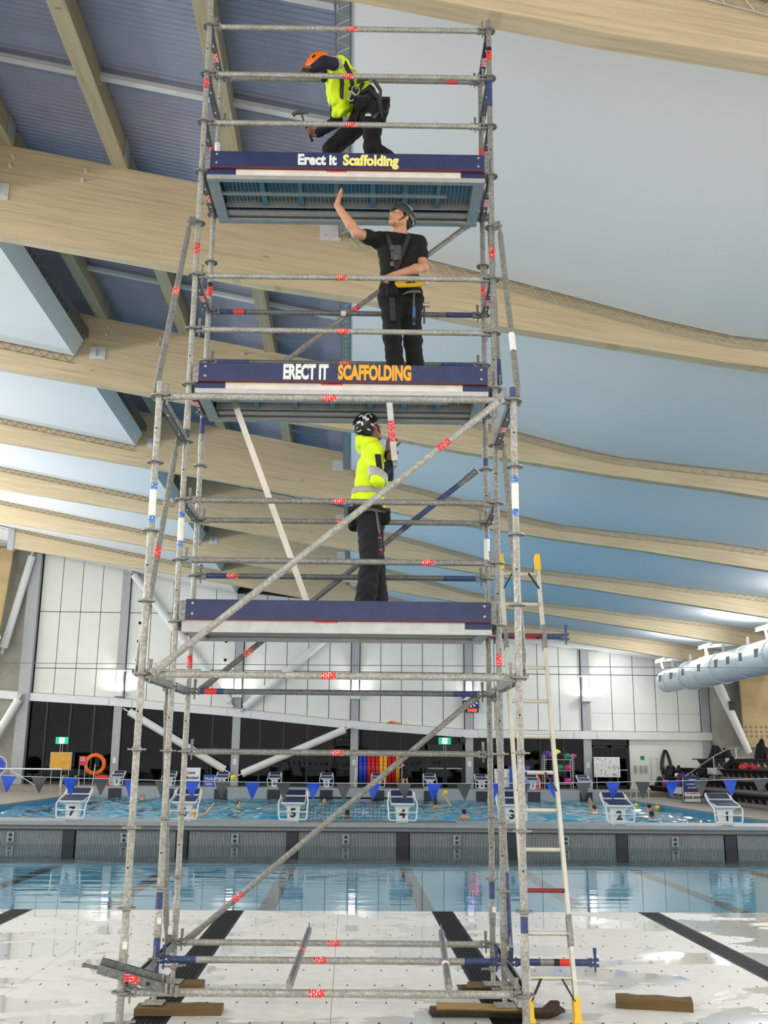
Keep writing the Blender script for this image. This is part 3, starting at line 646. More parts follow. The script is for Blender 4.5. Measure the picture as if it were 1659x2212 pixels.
FR = standard('FR', 0, 16, zk(16)+.11, G2, [zk(0)+.25, zk(8)+.2])
BL = standard('BL', 0, 16, zk(16)+.10, G, [zk(0)+.25, zk(8)+.2])
BR = standard('BR', 0, 16, zk(16)+.10, G2, [zk(0)+.25, zk(8)+.2])
def band(s, me, z, n='sticker'):
    o = obj(n, me, s, (0, 0, z), (0, 0, random.random()*6)); return o
def paint(s, z0, z1):
    o = obj('paint_band', B_PAINT, s, (0, 0, (z0+z1)/2)); o.scale = (1, 1, z1-z0)
def biglabel(s, z):
    band(s, B_LONG, z, 'label'); band(s, B_BS, z+.12, 'label_edge'); band(s, B_BS, z-.12, 'label_edge')
band(FL, B_RED, zk(15)-.11); band(FL, B_RED, zk(12)-.25); band(FR, B_RED, zk(12)-.25); band(FR, B_OR, zk(16)-.27); band(FR, B_BLK, zk(16)-.2)
band(BL, B_OR, zk(14)-.15); band(BL, B_OR, zk(11)+.2); band(BL, B_BLK, zk(11)+.27); band(BL, B_RED, zk(5)-.25); band(BR, B_RED, zk(11)+.23); band(BR, B_OR, zk(14)+.2)
band(BL, B_WH, zk(15)-.28); band(FR, B_RED, zk(5)-.28)
biglabel(OL, zk(7)-.3); biglabel(OR, zk(7)-.22); biglabel(FL, zk(6)+.25); biglabel(BR, zk(7)-.24)
paint(FL, zk(0)+.3, zk(1)-.03); paint(OR, zk(0)+.37, zk(1)-.03); paint(BR, zk(1)-.28, zk(1)-.02); paint(BL, zk(8)+.12, zk(9)-.05); paint(FL, zk(8)+.03, zk(8)+.2); paint(FL, zk(0)-.15, zk(0)+.2)
paint(BR, zk(8)+.03, zk(8)+.16); paint(BR, zk(14)-.5, zk(14)-.04); paint(OR, zk(8)+.02, zk(8)+.1); paint(FR, zk(14)+.2, zk(15)-.03)
for s, z in ((FL, zk(0)+.27), (BR, zk(0)+.27), (OL, zk(0)+.28)): MB().box((.012, -.0285, z), (.03, .004, .045)).build('tag_plate', M['white'], s, smooth=False)
# screw jacks with wing nuts and base plates
jz = .10
for key, s, zp in (('OL', OL, .012), ('OR', OR, .012), ('FL', FL, .058), ('FR', FR, .058), ('BL', BL, .058), ('BR', BR, .058)):
    m = MB()
    m.tube((0,0,zp), (0,0,.2), .0175, 12)
    z = zp+.02
    while z < .17: m.lathe([(.0175, z-.006), (.0195, z), (.0175, z+.006)], (0,0,0), 12); z += .014
    j = m.build('screw_jack', M['galv'], s)
    w_ = MB().lathe([(.019, .150), (.032, .156), (.032, .176), (.026, .186)], (0,0,0), 12)
    for a in (20, 200): w_.bar((0,0,.168), (.1*math.cos(R_(a)), .1*math.sin(R_(a)), .172), .02, .014)
    w_.build('wing_nut', M['galv2'], j)
    MB().box((0,0,zp), (.15, .15, .008)).build('base_plate', M['galv'], j, smooth=False)
# wedge head
def head_mesh():
    m = MB()
    m.prism([(-.030, -.022), (.022, -.030), (.026, -.012), (-.018, -.006)], -.017, .017, 'y'); m.prism([(-.018, .006), (.026, .012), (.022, .030), (-.030, .022)], -.017, .017, 'y')
    m.prism([(-.052, -.024), (-.028, -.032), (-.028, .032), (-.052, .024)], -.019, .019, 'y')
    m.prism([(-.006, -.062), (.004, -.062), (.010, .10), (-.016, .10)], -.003, .003, 'y'); m.box((-.003, 0, .098), (.026, .010, .008)); m.ball((-.001, 0, -.062), .007, 6, 4)
    return m.mesh('wedge_head', M['galv2'])
HEAD = head_mesh()                      # rosette at +X side: origin sits on the rosette rim
def head_mesh_mat(mat):
    me = HEAD.copy(); me.materials.clear(); me.materials.append(mat); return me
HEADB = head_mesh_mat(M['bluec']); HEADD = head_mesh_mat(M['dgalv'])
RIM = .055
def hbar(name, a, b, k, mat=None, sticker=None, sx=.5, headm=None, blue=0.0, profile='tube', a_h=True, b_h=True, blue_b=None):
    (x0, y0), (x1, y1) = a, b; mat = mat or G; headm = headm or HEAD
    L = math.hypot(x1-x0, y1-y0); ang = math.atan2(y1-y0, x1-x0)
    e = RIM+.05
    m = MB()
    if profile == 'tube':
        m.tube((e, 0, 0), (L-e, 0, 0), .0242, 14)
    else:                               # U section, open on top, with slots in the web
        h, w_, t_ = .058, .050, .004
        m.bx((e-.02, -w_/2, -h/2), (L-e+.02, -w_/2+t_, h/2)); m.bx((e-.02, w_/2-t_, -h/2), (L-e+.02, w_/2, h/2)); m.bx((e-.02, -w_/2, -h/2), (L-e+.02, w_/2, -h/2+t_))
        m.bx((e-.02, -w_/2+t_, h/2-t_), (L-e+.02, -w_/2+t_+.008, h/2)); m.bx((e-.02, w_/2-t_-.008, h/2-t_), (L-e+.02, w_/2-t_, h/2))
    o = m.build(name, mat, TOWER, (x0, y0, zk(k) - (.0 if profile == 'tube' else .004)), rot=(0, 0, ang))
    if a_h: obj('wedge_head', headm, o, (RIM, 0, 0), (0, 0, math.pi))
    if b_h: obj('wedge_head', headm, o, (L-RIM, 0, 0))
    if profile != 'tube':
        for f_ in (.3, .72): MB().box((L*f_, 0, -.033), (.022, .014, .004)).build('slot', M['white'] if k > 6 else M['black'], o, smooth=False)
        if sticker: MB().box((L*.52, 0, -.0342), (.13, .046, .002)).box((L*.52, -.0262, 0), (.10, .002, .044)).build('sticker', sticker, o, smooth=False)
    elif sticker: obj('sticker', sticker, o, (L*sx, 0, 0), (0, math.pi/2, 0))
    if blue:
        for s0, s1 in ((e, e+blue), (L-e-blue, L-e)):
            p = obj('paint_band', B_PAINT, o, ((s0+s1)/2, 0, 0), (0, math.pi/2, 0)); p.scale = (1, 1, s1-s0)
    return o
S_ = STD
for k, sx in ((0, .483), (4, .495), (8, .48)): hbar('ledger', S_['OL'], S_['OR'], k, G, B_REDW, sx)
for k, sx, blu in ((0, .47, .19), (6, .78, 0), (7, .5, 0), (10, .5, 0), (11, .49, 0), (14, .51, 0), (15, .5, 0), (16, .51, 0)):
    hbar('ledger', S_['FL'], S_['FR'], k, G2 if k in (6, 7) else G, B_REDW, sx, HEADB if blu else None, blu)
for k, sx, blu, mt in ((0, .5, 0, G), (3, .5, 0, G2), (4, .02, .2, DG), (6, .13, .28, DG), (7, .5, 0, G2), (10, .5, .3, DG), (11, .11, .25, DG), (15, .5, 0, G2), (16, .89, 0, G2)):
    o = hbar('ledger', S_['BL'], S_['BR'], k, mt, {6: B_REDW, 11: B_OR, 16: B_OR, 4: B_OR}.get(k, B_REDW), max(sx, .075), HEADD if mt is DG else None, blu)
    if k == 11: obj('tape', B_WH, o, (BAYL*.49, 0, 0), (0, math.pi/2, 0)).scale = (1, 1, .45)
# stub ledgers sticking out to the right, where the ladder is tied
for key, k, st in (('FR', 0, B_OR), ('BR', 5, B_OR)):
    x, y = S_[key]; o = hbar('ledger', (x, y), (x+.732, y), k, G2, st, .62 if k == 0 else .5, HEADB, .16); obj('tape', B_BLK, o, (.732*(.53 if k == 0 else .58), 0, 0), (0, math.pi/2, 0))
# transoms (front to back)
RL = M['red']
for s in 'LR':
    for k in (0, 4, 5, 7, 9, 11, 13, 14, 15, 16): hbar('transom', S_['F'+s], S_['B'+s], k, M['blue'] if (s == 'R' and k == 16) else DG, None if k in (0, 4, 7, 15) else RL, profile='u')
    for k in (0, 4, 8): hbar('transom', S_['O'+s], S_['F'+s], k, DG, RL if (k == 8 and s == 'R') else None, profile='u')
# diagonal braces with flattened, bolted ends
def brace(a, b, mat, off=(0,0,0), sticker=None, st=.5, blue=None, r=.0242):
    a = Vector(a)+Vector(off); b = Vector(b)+Vector(off); d = (b-a); L = d.length
    side = Vector((1,0,0)) if abs(off[0]) > 0 else Vector((0,-1,0))
    q = d.to_track_quat('Z', 'Y').to_euler()
    m = MB()
    pts = [(0, .012, .030), (.10, .012, .030), (.17, r, r), (L-.17, r, r), (L-.10, .012, .030), (L, .012, .030)]
    # flattened towards the side it is bolted to
    inv = d.to_track_quat('Z', 'Y').inverted(); sl = inv @ side
    flat = Vector((sl.x, sl.y, 0)).normalized(); wide = Vector((0,0,1)).cross(flat)
    n = 14; V = []; F = []
    for z, rf, rw in pts:
        for i in range(n):
            t = 2*math.pi*i/n; V.append(flat*(rf*math.cos(t)) + wide*(rw*math.sin(t)) + Vector((0,0,z)))
    for j in range(len(pts)-1): F += [(j*n+i, j*n+(i+1) % n, (j+1)*n+(i+1) % n, (j+1)*n+i) for i in range(n)]
    F += [tuple(range(n-1, -1, -1)), tuple(range((len(pts)-1)*n, len(pts)*n))]
    m.add(V, F)
    o = m.build('diagonal_brace', mat, TOWER, a, rot=q)
    for z in (.03, L-.03):
        MB().tube(flat*.022 + Vector((0,0,z)), flat*-.03 + Vector((0,0,z)), .013, 10).build('pivot_bolt', M['galv2'], o)
        MB().box(flat*(.028 if off[0] < 0 else -.028) + Vector((0,0,z)), (.038, .038, .07)).build('wedge_block', M['galv2'], o, smooth=False)
    if sticker: obj('sticker', sticker, o, (0, 0, L*st))
    if blue:
        p = obj('paint_band', B_PAINT, o, (0, 0, L*(blue[0]+blue[1])/2)); p.scale = (1, 1, L*(blue[1]-blue[0]))
    return o
def pt(key, k, dx=0, dy=0): x, y = S_[key]; return (x+dx, y+dy, zk(k))
brace(pt('OL', 4, .08), pt('OR', 8, -.08), G, (0, -.05, 0), B_RED, .82)
brace(pt('BL', 9, .08), pt('BR', 13, -.08), G2, (0, .05, 0), B_RED, .53)
brace(pt('BL', 4, .08), pt('BR', 8, -.08), DG, (0, .05, 0), B_REDW, .17, (.72, .93))
brace(pt('BL', 0, .08), pt('BR', 4, -.08), G2, (0, .05, 0), B_RED, .17)
for s, ox in (('L', -.055), ('R', .055)):
    o = brace(pt('O'+s, 8, 0, .07), pt('F'+s, 12, 0, -.07), G2, (ox, 0, 0), B_REDW if s == 'L' else None, .55)
    if s == 'R':
        for q_ in range(2): obj('label', B_WH, o, (0, 0, .62+.1*q_))
    brace(pt('O'+s, 4, 0, .07), pt('F'+s, 8, 0, -.07), G2, (ox, 0, 0), B_RED if s == 'L' else None, .47)
brace(pt('BL', 0, 0, -.07), pt('FL', 4, 0, .07), G2, (-.055, 0, 0))
brace(pt('FR', 0, 0, .07), pt('BR', 4, 0, -.07), G2, (.055, 0, 0), None, .5, (.05, .3))
brace(pt('FR', 9, 0, .07), pt('BR', 13, 0, -.07), G2, (.055, 0, 0), None, .5, (.04, .16))
# platforms
def platform(k, deep_ribs):
    z = zk(k)
    p = MB().bx((.055, .0, -.012), (2.515, .735, .0)).build('platform', M['alud'], TOWER, (0, 0, z+.055))
    MB().bx((.055, -.035, -.10), (2.515, -.0, .004)).build('front_rail', M['whitep'] if k > 5 else M['alu'], p, smooth=False)
    MB().bx((.055, -.036, -.140), (2.515, .016, -.10)).build('front_flange', M['alu'], p, smooth=False)
    MB().bx((.055, .73, -.10), (2.515, .765, .004)).bx((.055, .70, -.125), (2.515, .766, -.10)).build('rear_rail', M['alu'], p, smooth=False)
    for x0, x1 in ((.055, .15), (2.42, 2.515)): MB().bx((x0, .0, -.12), (x1, .735, -.10)).bx((x0, 0, -.10), (x0+.006, .735, -.012)).build('end_channel', M['alu'], p, smooth=False)
    for x0, x1 in (((.056, .31), (2.30, 2.514)) if k > 5 else ((2.30, 2.514),)): MB().bx((x0, -.0365, -.098), (x1, -.0352, .0)).build('blue_paint', M['blue'], p, smooth=False)
    MB().bx((1.11, -.0372, -.058), (1.29, -.0353, -.020)).build('sticker', M['red'], p, smooth=False)
    g = MB(); n_ = 62
    for i in range(n_): g.bx((.17+i*(2.24/n_), .02, -.042), (.174+i*(2.24/n_), .72, -.012))
    o = g.build('deck_ribs', M['alu'], p, smooth=False, fix=False); o['kind'] = 'stuff'
    MB().bx((.15, .52, -.085), (2.42, .535, -.012)).build('long_stringer', M['alu'], p, smooth=False)
    MB().bx((.15, .60, -.085), (2.42, .70, -.07)).build('long_stringer', M['alu'], p, smooth=False)
    MB().bx((.15, .27, -.095), (2.2, .31, -.08)).build('long_stringer', M['alu'], p, smooth=False)
    for x in (.52, .86, 1.19, 1.52, 1.82, 2.12): MB().bx((x-.022, .01, -.08), (x+.022, .5, -.05)).build('cross_bar', M['alud'], p, smooth=False)
    for x in (.10, 2.47):
        for y in (.06, .67): MB().box((x + (-.05 if x < 1 else .05), y, -.055), (.05, .06, .03)).build('hook', M['galv2'], p, smooth=False)
    return p
for k in (13, 9, 5): platform(k, True)
def toe(k, words):
    z = zk(k)
    t = MB().bx((.085, -.064, 0), (2.508, -.038, .150)).build('toe_board', M['blue'], TOWER, (0, 0, z+.022), smooth=False)
    MB().bx((.085, -.0645, -.012), (2.508, -.038, .0)).build('board_edge', M['maroon'], t, smooth=False)
    for x in (.062, 2.528): MB().bx((x-.024, -.058, -.02), (x+.024, -.045, .14)).build('end_bracket', M['galv2'], t, smooth=False)
    for x in (.14, 2.455):
        for zz in (.035, .118): MB().tube((x, -.068, zz), (x, -.064, zz), .011, 10).build('screw', M['galv'], t)
    for s, x, size, xs, mt, b_ in words:
        obj('lettering', text_mesh(s, size, M[mt], xs, b_), t, (x, -.0655, .073))
    return t
toe(13, [('Erect it', 1.025, .140, .82, 'letw', .0068), ('Scaffolding', 1.50, .140, .82, 'lety', .0068)])
toe(9, [('ERECT IT', .980, .176, .53, 'letw', .009), ('SCAFFOLDING', 1.560, .176, .53, 'leto', .009)])
toe(5, [])

# ------------------------------------------------------------------ loose pieces on and around the tower (tower frame -> world)
def tw(x, y, z=0):
    c, s = math.cos(TR), math.sin(TR); return (.172 + x*c - y*s, .029 + x*s + y*c, z)
def loose_bar(name, label, cat, a, b, kind, mat, stick=None, st=.5):
    a = Vector(tw(*a)); b = Vector(tw(*b)); d = b-a
    t = thing(name, label, cat, a)
    if kind == 'tube': MB().tube((0,0,0), d, .0242, 14).build('tube', mat, t)
    else: MB().bar((0,0,0), d, .05, .03 if kind == 'flat' else .055, up=(0,1,0)).build('bar', mat, t, smooth=False)
    if stick:
        p = d*st; u = d.normalized()
        if kind == 'tube': MB().tube(p-u*.05, p+u*.05, .0253, 14).build('sticker', stick, t)
        else: MB().bar(p-u*.09, p+u*.09, .0525, .058 if kind != 'flat' else .033, up=(0,1,0)).build('sticker', stick, t, smooth=False)
    for p, s in ((Vector((0,0,0)), -1), (d, 1)):
        u = d.normalized()*s
        MB().bar(p-u*.02, p+u*.05, .036, .044).tube(p+u*.03+Vector((0,0,-.04)), p+u*.03+Vector((0,0,.06)), .006, 6).build('end_fitting', M['galv2'], t)
    return t
loose_bar('loose_transom', 'loose grey transom lying across the bottom ledgers, left of centre', 'scaffold tube', (1.075, .84, .425), (1.075, -1.20, .425), 'tube', M['dgalv'], M['redw'], .45)
loose_bar('loose_transom', 'loose grey transom lying across the bottom ledgers at right with white tape', 'scaffold tube', (2.16, .80, .425), (2.07, -1.24, .425), 'tube', M['dgalv'], M['white'], .66)
loose_bar('leaning_bar', 'white aluminium bar leaning from the lowest platform up to the middle one', 'scaffold bar', (1.06, .32, 2.96), (.36, .30, 4.76), 'flat', M['whitep'])
loose_bar('held_transom', 'aluminium transom held upright by the worker in the yellow hoodie', 'scaffold bar', (1.735, .12, 4.24), (1.675, .05, 4.83), 'u', M['alu'], M['red'], .42)
ft = thing('folded_transom', 'grey folded transom clamped at the front left foot of the scaffold', 'scaffold bar', tw(-.13, -1.16, .505), TR)
fd = Vector((.46, .06, -.13)); fu = fd.normalized()
for nm_, o_, l_ in (('lower_arm', Vector((0, -.03, 0)), 1.0), ('upper_arm', Vector((0, .035, .028)), .92)):
    a_ = MB().bar(o_, o_+fd*l_, .040, .052).build(nm_, M['dgalv'], ft, smooth=False)
    MB().bar(o_+fd*.1+Vector((0,0,.0275)), o_+fd*l_*.85+Vector((0,0,.0275)), .012, .002).build('slot', M['black'], a_, smooth=False)
    for q_ in (.93, 1.0, 1.07): MB().bar(o_+fd*l_*q_+Vector((0,-.02,-.03)), o_+fd*l_*q_+Vector((0,-.02,.035)), .018, .03).build('claw', M['galv2'], a_, smooth=False)
MB().bar(Vector((0,-.0525,0))+fd*.36, Vector((0,-.0525,0))+fd*.56, .004, .044).build('sticker', M['red'], ft, smooth=False)
MB().box(Vector((0,-.052,-.002))+fd*.68, (.02, .004, .02)).build('pin_hole', M['black'], ft, smooth=False)
MB().tube(-fu*.10+Vector((0,0,-.01)), fu*.02, .011, 8).ball(-fu*.10+Vector((0,0,-.01)), .016, 8, 6).build('wedge_pin', M['dgalv'], ft)

# ladder tied to the stub ledgers
t = thing('ladder', 'aluminium ladder with yellow feet and caps at the right of the scaffold', 'ladder', tw(2.88, -.31, 0), TR)
TH = math.atan2(.347, 1)
def lp(x, s): return (x, s*math.sin(TH), s*math.cos(TH))          # s runs along the ladder
LT = 3.78
for x, s in ((-.165, 1), (.165, -1)):
    sx = lambda q, x=x: x*(1.0+.0*q)
    m = MB().bar(lp(x, .10), lp(x, LT), .028, .062, up=(0,1,0))
    st = m.build('stile', M['ladder'], t, smooth=False)
    MB().bar(lp(x, -.0), lp(x, .17), .044, .085, up=(0,1,0)).bar(lp(x, .0), lp(x, .03), .056, .10, up=(0,1,0)).build('yellow_foot', M['yellow'], st, smooth=False)
    MB().bar(lp(x, LT-.13), lp(x, LT+.03), .044, .08, up=(0,1,0)).build('yellow_cap', M['yellow'], st, smooth=False)
    for q in (.62, 3.0): MB().bar(lp(x, q-.11), lp(x, q+.11), .036, .07, up=(0,1,0)).build('tie_clamp', M['galv2'], st, smooth=False)
for i, q in enumerate([.30+.302*j for j in range(12)]):
    r = MB().tube(lp(-.16, q), lp(.16, q), .0165, 10); r.build('rung', M['darkred'] if i in (2, 9) else M['ladder'], t)
    if i in (0, 5, 11):
        for s in (-1, 1): MB().bar((s*.075, lp(0, q)[1]-.03, lp(0, q)[2]), (s*.155, lp(0, q-.15)[1]-.03, lp(0, q-.15)[2]), .012, .03, up=(0,1,0)).build('rung_brace', M['rubber'], t, smooth=False)

# sole boards and carpet pads
def board(name, label, x0, y0, L, W, H, rz, mat, z=0):
    m = MB(); nx = 7; V = []; F = []
    for i in range(nx+1):
        u = i/nx
        wob = [random.uniform(-.004, .004) for _ in range(4)]
        x = -L/2+L*u
        V += [(x, -W/2+wob[0], wob[1]*.3), (x, W/2+wob[2], 0), (x, W/2+wob[2], H+wob[3]), (x, -W/2+wob[0], H+wob[1])]
    for i in range(nx):
        a, b = 4*i, 4*i+4; F += [(a, b, b+1, a+1), (a+1, b+1, b+2, a+2), (a+2, b+2, b+3, a+3), (a+3, b+3, b, a)]
    F += [(0,1,2,3), (4*nx+3, 4*nx+2, 4*nx+1, 4*nx)]
    m.add(V, F); p = tw(x0, y0)
    return tag(m.build(name, mat, None, (p[0], p[1], z), smooth=False, rot=(0, 0, TR+rz)), label, 'timber', 'timber sole boards')
board('sole_board', 'weathered timber block under the front left inner leg', .20, -.05, .62, .20, .048, R_(2), M['sole'])
board('sole_board', 'pale timber block on carpet under the front right inner leg', 2.36, -.03, .58, .20, .042, R_(-2), M['sole2'], .012)
board('sole_board', 'timber block under the rear left leg', .05, BAYI, .40, .20, .052, R_(3), M['sole'])
board('sole_board', 'timber block under the rear right leg', 2.56, .74, .36, .22, .048, R_(5), M['sole'], .006)
board('loose_timber', 'loose brown timber offcut lying on the white floor right of the ladder', 3.72, .20, .56, .16, .075, R_(-12), M['sole'])
def carpet(label, x0, y0, L, W, rz):
    m = MB(); nx, ny = 16, 6; V = []; F = []
    for side in (0, 1):
        for j in range(ny+1):
            for i in range(nx+1):
                u, v = i/nx, j/ny; e = max(abs(u-.5)*2, abs(v-.5)*2); lift = .05*max(0, e-.82)/.18 if (u > .9 or v < .15) else .008*max(0, e-.8)
                V.append((-L/2+L*u + .01*math.sin(9*v), -W/2+W*v + .012*math.sin(7*u), lift + (.012 if side else .001)))
    k = (nx+1)*(ny+1)
    for s in (0, k):
        for j in range(ny):
            for i in range(nx): a = s+j*(nx+1)+i; F.append((a, a+1, a+nx+2, a+nx+1))
    bd = [i for i in range(nx+1)] + [(j*(nx+1)+nx) for j in range(1, ny+1)] + [ny*(nx+1)+i for i in range(nx-1, -1, -1)] + [j*(nx+1) for j in range(ny-1, 0, -1)]
    for a, b in zip(bd, bd[1:]+bd[:1]): F.append((a, b, k+b, k+a))
    p = tw(x0, y0)
    return tag(m.add(V, F).build('carpet_pad', M['carpet'], None, (p[0], p[1], 0), rot=(0, 0, TR+rz)), label, 'mat', 'carpet pads under the legs')
carpet('dark carpet offcut curling up under the front right leg', 2.50, -.03, .96, .34, R_(-1))
carpet('dark carpet offcut under the rear right leg', 2.55, .74, .50, .36, R_(4))

# ================================================================== PEOPLE (smooth continuous surfaces from a distance field)
def A3(p): return np.array(p, dtype=np.float32)
def nrm(v): v = np.asarray(v, float); return v/np.linalg.norm(v)
def field(prims, h, pad=.03, folds=0.0):
    lo = np.full(3, 1e9); hi = -lo
    for p in prims:
        if p[0] == 'c': pts = (A3(p[1])-max(p[3], p[4]), A3(p[2])-max(p[3], p[4]), A3(p[1])+max(p[3], p[4]), A3(p[2])+max(p[3], p[4]))
        elif p[0] == 'e': r = max(p[2]); pts = (A3(p[1])-r, A3(p[1])+r)
        else: continue
        for q in pts: lo = np.minimum(lo, q); hi = np.maximum(hi, q)
    lo -= pad; hi += pad
    n = np.ceil((hi-lo)/h).astype(int)+1
    D = np.full(n, .08, np.float32)
    ax = [(lo[i]+h*np.arange(n[i])).astype(np.float32) for i in range(3)]
    def block(a, b):
        s = []
        for i in range(3):
            i0 = max(0, int((a[i]-lo[i])/h)); i1 = min(n[i], int((b[i]-lo[i])/h)+2); s.append(slice(i0, i1))
        return tuple(s)
    for p in prims:
        k = p[-1]; m = .075
        if p[0] == 'c':
            a, b = A3(p[1]), A3(p[2]); r = max(p[3], p[4])
            s = block(np.minimum(a, b)-r-m, np.maximum(a, b)+r+m)
            X, Y, Z = np.meshgrid(ax[0][s[0]], ax[1][s[1]], ax[2][s[2]], indexing='ij')
            d = b-a; L2 = max(float(d @ d), 1e-9)
            t = np.clip(((X-a[0])*d[0] + (Y-a[1])*d[1] + (Z-a[2])*d[2])/L2, 0, 1)
            q = np.sqrt((X-a[0]-t*d[0])**2 + (Y-a[1]-t*d[1])**2 + (Z-a[2]-t*d[2])**2) - (p[3]+(p[4]-p[3])*t)
        elif p[0] in ('e', '-e'):
            c = A3(p[1]); r = p[2]; Rm = np.asarray(p[3], np.float32) if p[3] is not None else np.eye(3, dtype=np.float32); rr = max(r)
            s = block(c-rr-m, c+rr+m)
            X, Y, Z = np.meshgrid(ax[0][s[0]]-c[0], ax[1][s[1]]-c[1], ax[2][s[2]]-c[2], indexing='ij')
            U = [(X*Rm[0, i]+Y*Rm[1, i]+Z*Rm[2, i])/r[i] for i in range(3)]
            l = np.sqrt(U[0]**2+U[1]**2+U[2]**2); g = np.sqrt((U[0]/r[0])**2+(U[1]/r[1])**2+(U[2]/r[2])**2)
            q = l*(l-1)/np.maximum(g, 1e-6)
        elif p[0] == 'p':
            X, Y, Z = np.meshgrid(*ax, indexing='ij'); pt_, nn = A3(p[1]), A3(nrm(p[2]))
            D = np.maximum(D, (X-pt_[0])*nn[0]+(Y-pt_[1])*nn[1]+(Z-pt_[2])*nn[2]); continue
        cur = D[s]
        if p[0] == '-e': D[s] = np.maximum(cur, -q); continue
        hh = np.clip(.5+.5*(cur-q)/k, 0, 1); D[s] = cur*(1-hh)+q*hh - k*hh*(1-hh)
    if folds:
        X, Y, Z = np.meshgrid(*ax, indexing='ij')
        D += folds*(np.sin(52*Z+26*X+3*np.sin(17*Y+9*Z))+.8*np.sin(38*X-61*Z+31*Y+2*np.sin(21*X))+.5*np.sin(96*Z+41*Y-57*X)-.6)
    return D.astype(np.float32), lo, h
def nets(D, lo, h):
    s = D < 0
    cnt = np.zeros(np.array(D.shape)-1, np.uint8)
    offs = [(i, j, k) for i in (0, 1) for j in (0, 1) for k in (0, 1)]
    sh = cnt.shape
    for o in offs: cnt += s[o[0]:o[0]+sh[0], o[1]:o[1]+sh[1], o[2]:o[2]+sh[2]]
    act = (cnt > 0) & (cnt < 8); I = np.argwhere(act); idx = np.full(sh, -1, np.int64); idx[act] = np.arange(len(I))
    val = np.stack([D[I[:, 0]+o[0], I[:, 1]+o[1], I[:, 2]+o[2]] for o in offs], 1)
    acc = np.zeros((len(I), 3)); c = np.zeros(len(I))
    O = np.array(offs, float)
    for a in range(8):
        for b in range(a+1, 8):
            if np.abs(O[a]-O[b]).sum() != 1: continue
            m = (val[:, a] < 0) != (val[:, b] < 0); t = val[m, a]/(val[m, a]-val[m, b])
            acc[m] += O[a]+t[:, None]*(O[b]-O[a]); c[m] += 1
    V = lo + h*(I + acc/np.maximum(c, 1)[:, None])
    F = []
    for axis in range(3):
        u, v = [(1, 2), (2, 0), (0, 1)][axis]
        sa = np.moveaxis(s, (axis, u, v), (0, 1, 2)); ia = np.moveaxis(idx, (axis, u, v), (0, 1, 2))
        e = sa[:-1] != sa[1:]; e = e[:, 1:-1, 1:-1]; P = np.argwhere(e)
        if not len(P): continue
        i, j, k = P[:, 0], P[:, 1]+1, P[:, 2]+1
        q = np.stack([ia[i, j-1, k-1], ia[i, j, k-1], ia[i, j, k], ia[i, j-1, k]], 1)
        flip = ~sa[i, j, k]; q[flip] = q[flip][:, ::-1]
        F.append(q[(q >= 0).all(1)])
    return V, np.concatenate(F)
def sdf(name, prims, mat, parent, org, h=.009, folds=0.0, smooth=1):
    V, F = nets(*field(prims, h, .03, folds)); V = V - np.asarray(org)
    me = bpy.data.meshes.new(name); me.vertices.add(len(V)); me.vertices.foreach_set('co', V.astype(np.float32).ravel())
    me.loops.add(len(F)*4); me.loops.foreach_set('vertex_index', F.astype(np.int32).ravel())
    me.polygons.add(len(F)); me.polygons.foreach_set('loop_start', np.arange(0, len(F)*4, 4, dtype=np.int32))
    me.update(calc_edges=True); me.validate(); me.materials.append(mat)
    me.polygons.foreach_set('use_smooth', [True]*len(me.polygons))
    return obj(name, me, parent)
def cap(a, b, ra, rb=None, k=.03): return ('c', a, b, ra, ra if rb is None else rb, k)
def P_(o, ax, r, f, u): return tuple(np.asarray(o)+ax[0]*r+ax[1]*f+ax[2]*u)
def axes(fwd, up):
    f = nrm(fwd); r = nrm(np.cross(f, up)); u = np.cross(r, f); return [r, f, u]
def head_prims(c, ax, neck, beard=False):
    Rm = np.stack(ax, 1); q = lambda r, f, u: P_(c, ax, r, f, u); L = []
    L += [('e', q(0, -.008, .03), (.076, .096, .088), Rm, .02), ('e', q(0, .028, -.035), (.060, .064, .082), Rm, .03)]
    for s in (-1, 1): L += [cap(q(s*.048, .0, -.055), q(s*.012, .062, -.098), .026, .020, .025), ('e', q(s*.038, .066, -.03), (.026, .022, .026), Rm, .02), ('e', q(s*.079, -.008, -.008), (.010, .022, .033), Rm, .01)]
    L += [cap(q(-.036, .078, .022), q(.036, .078, .022), .013, .013, .015)]
    for s in (-1, 1): L.append(('-e', q(s*.032, .101, .0), (.019, .018, .013), Rm, 0))
    L += [cap(q(0, .086, .012), q(0, .108, -.034), .008, .014, .010), cap(q(-.013, .092, -.040), q(.013, .092, -.040), .010, .010, .008), cap(q(-.022, .084, -.066), q(.022, .084, -.066), .0085, .0085, .006), cap(q(0, .07, -.106), q(0, .074, -.100), .022, .02, .02)]
    L += [cap(q(0, -.03, -.04), neck, .056, .062, .03)]
    return L
def head_bits(name_parent, c, ax, org, hairmat, mat_lip=True):
    q = lambda r, f, u: np.asarray(P_(c, ax, r, f, u))-np.asarray(org); Rm = Matrix(np.stack(ax, 1).tolist())
    for s in (-1, 1):
        e = MB().ball(q(s*.032, .078, .0), .0135, 12, 8).build('eye', M['eyew'], name_parent)
        MB().ball(q(s*.032-.003, .0865, .001), .0062, 10, 6).build('iris', M['hair'], e)
        MB().path([q(s*.050, .078, .020), q(s*.034, .092, .026), q(s*.014, .092, .021)], [.003, .0055, .004], 6).build('eyebrow', M['hair'], name_parent)
    MB().path([q(-.024, .087, -.066), q(0, .0935, -.0655), q(.024, .087, -.066)], [.002, .0045, .002], 6).build('mouth', M['lip'], name_parent)
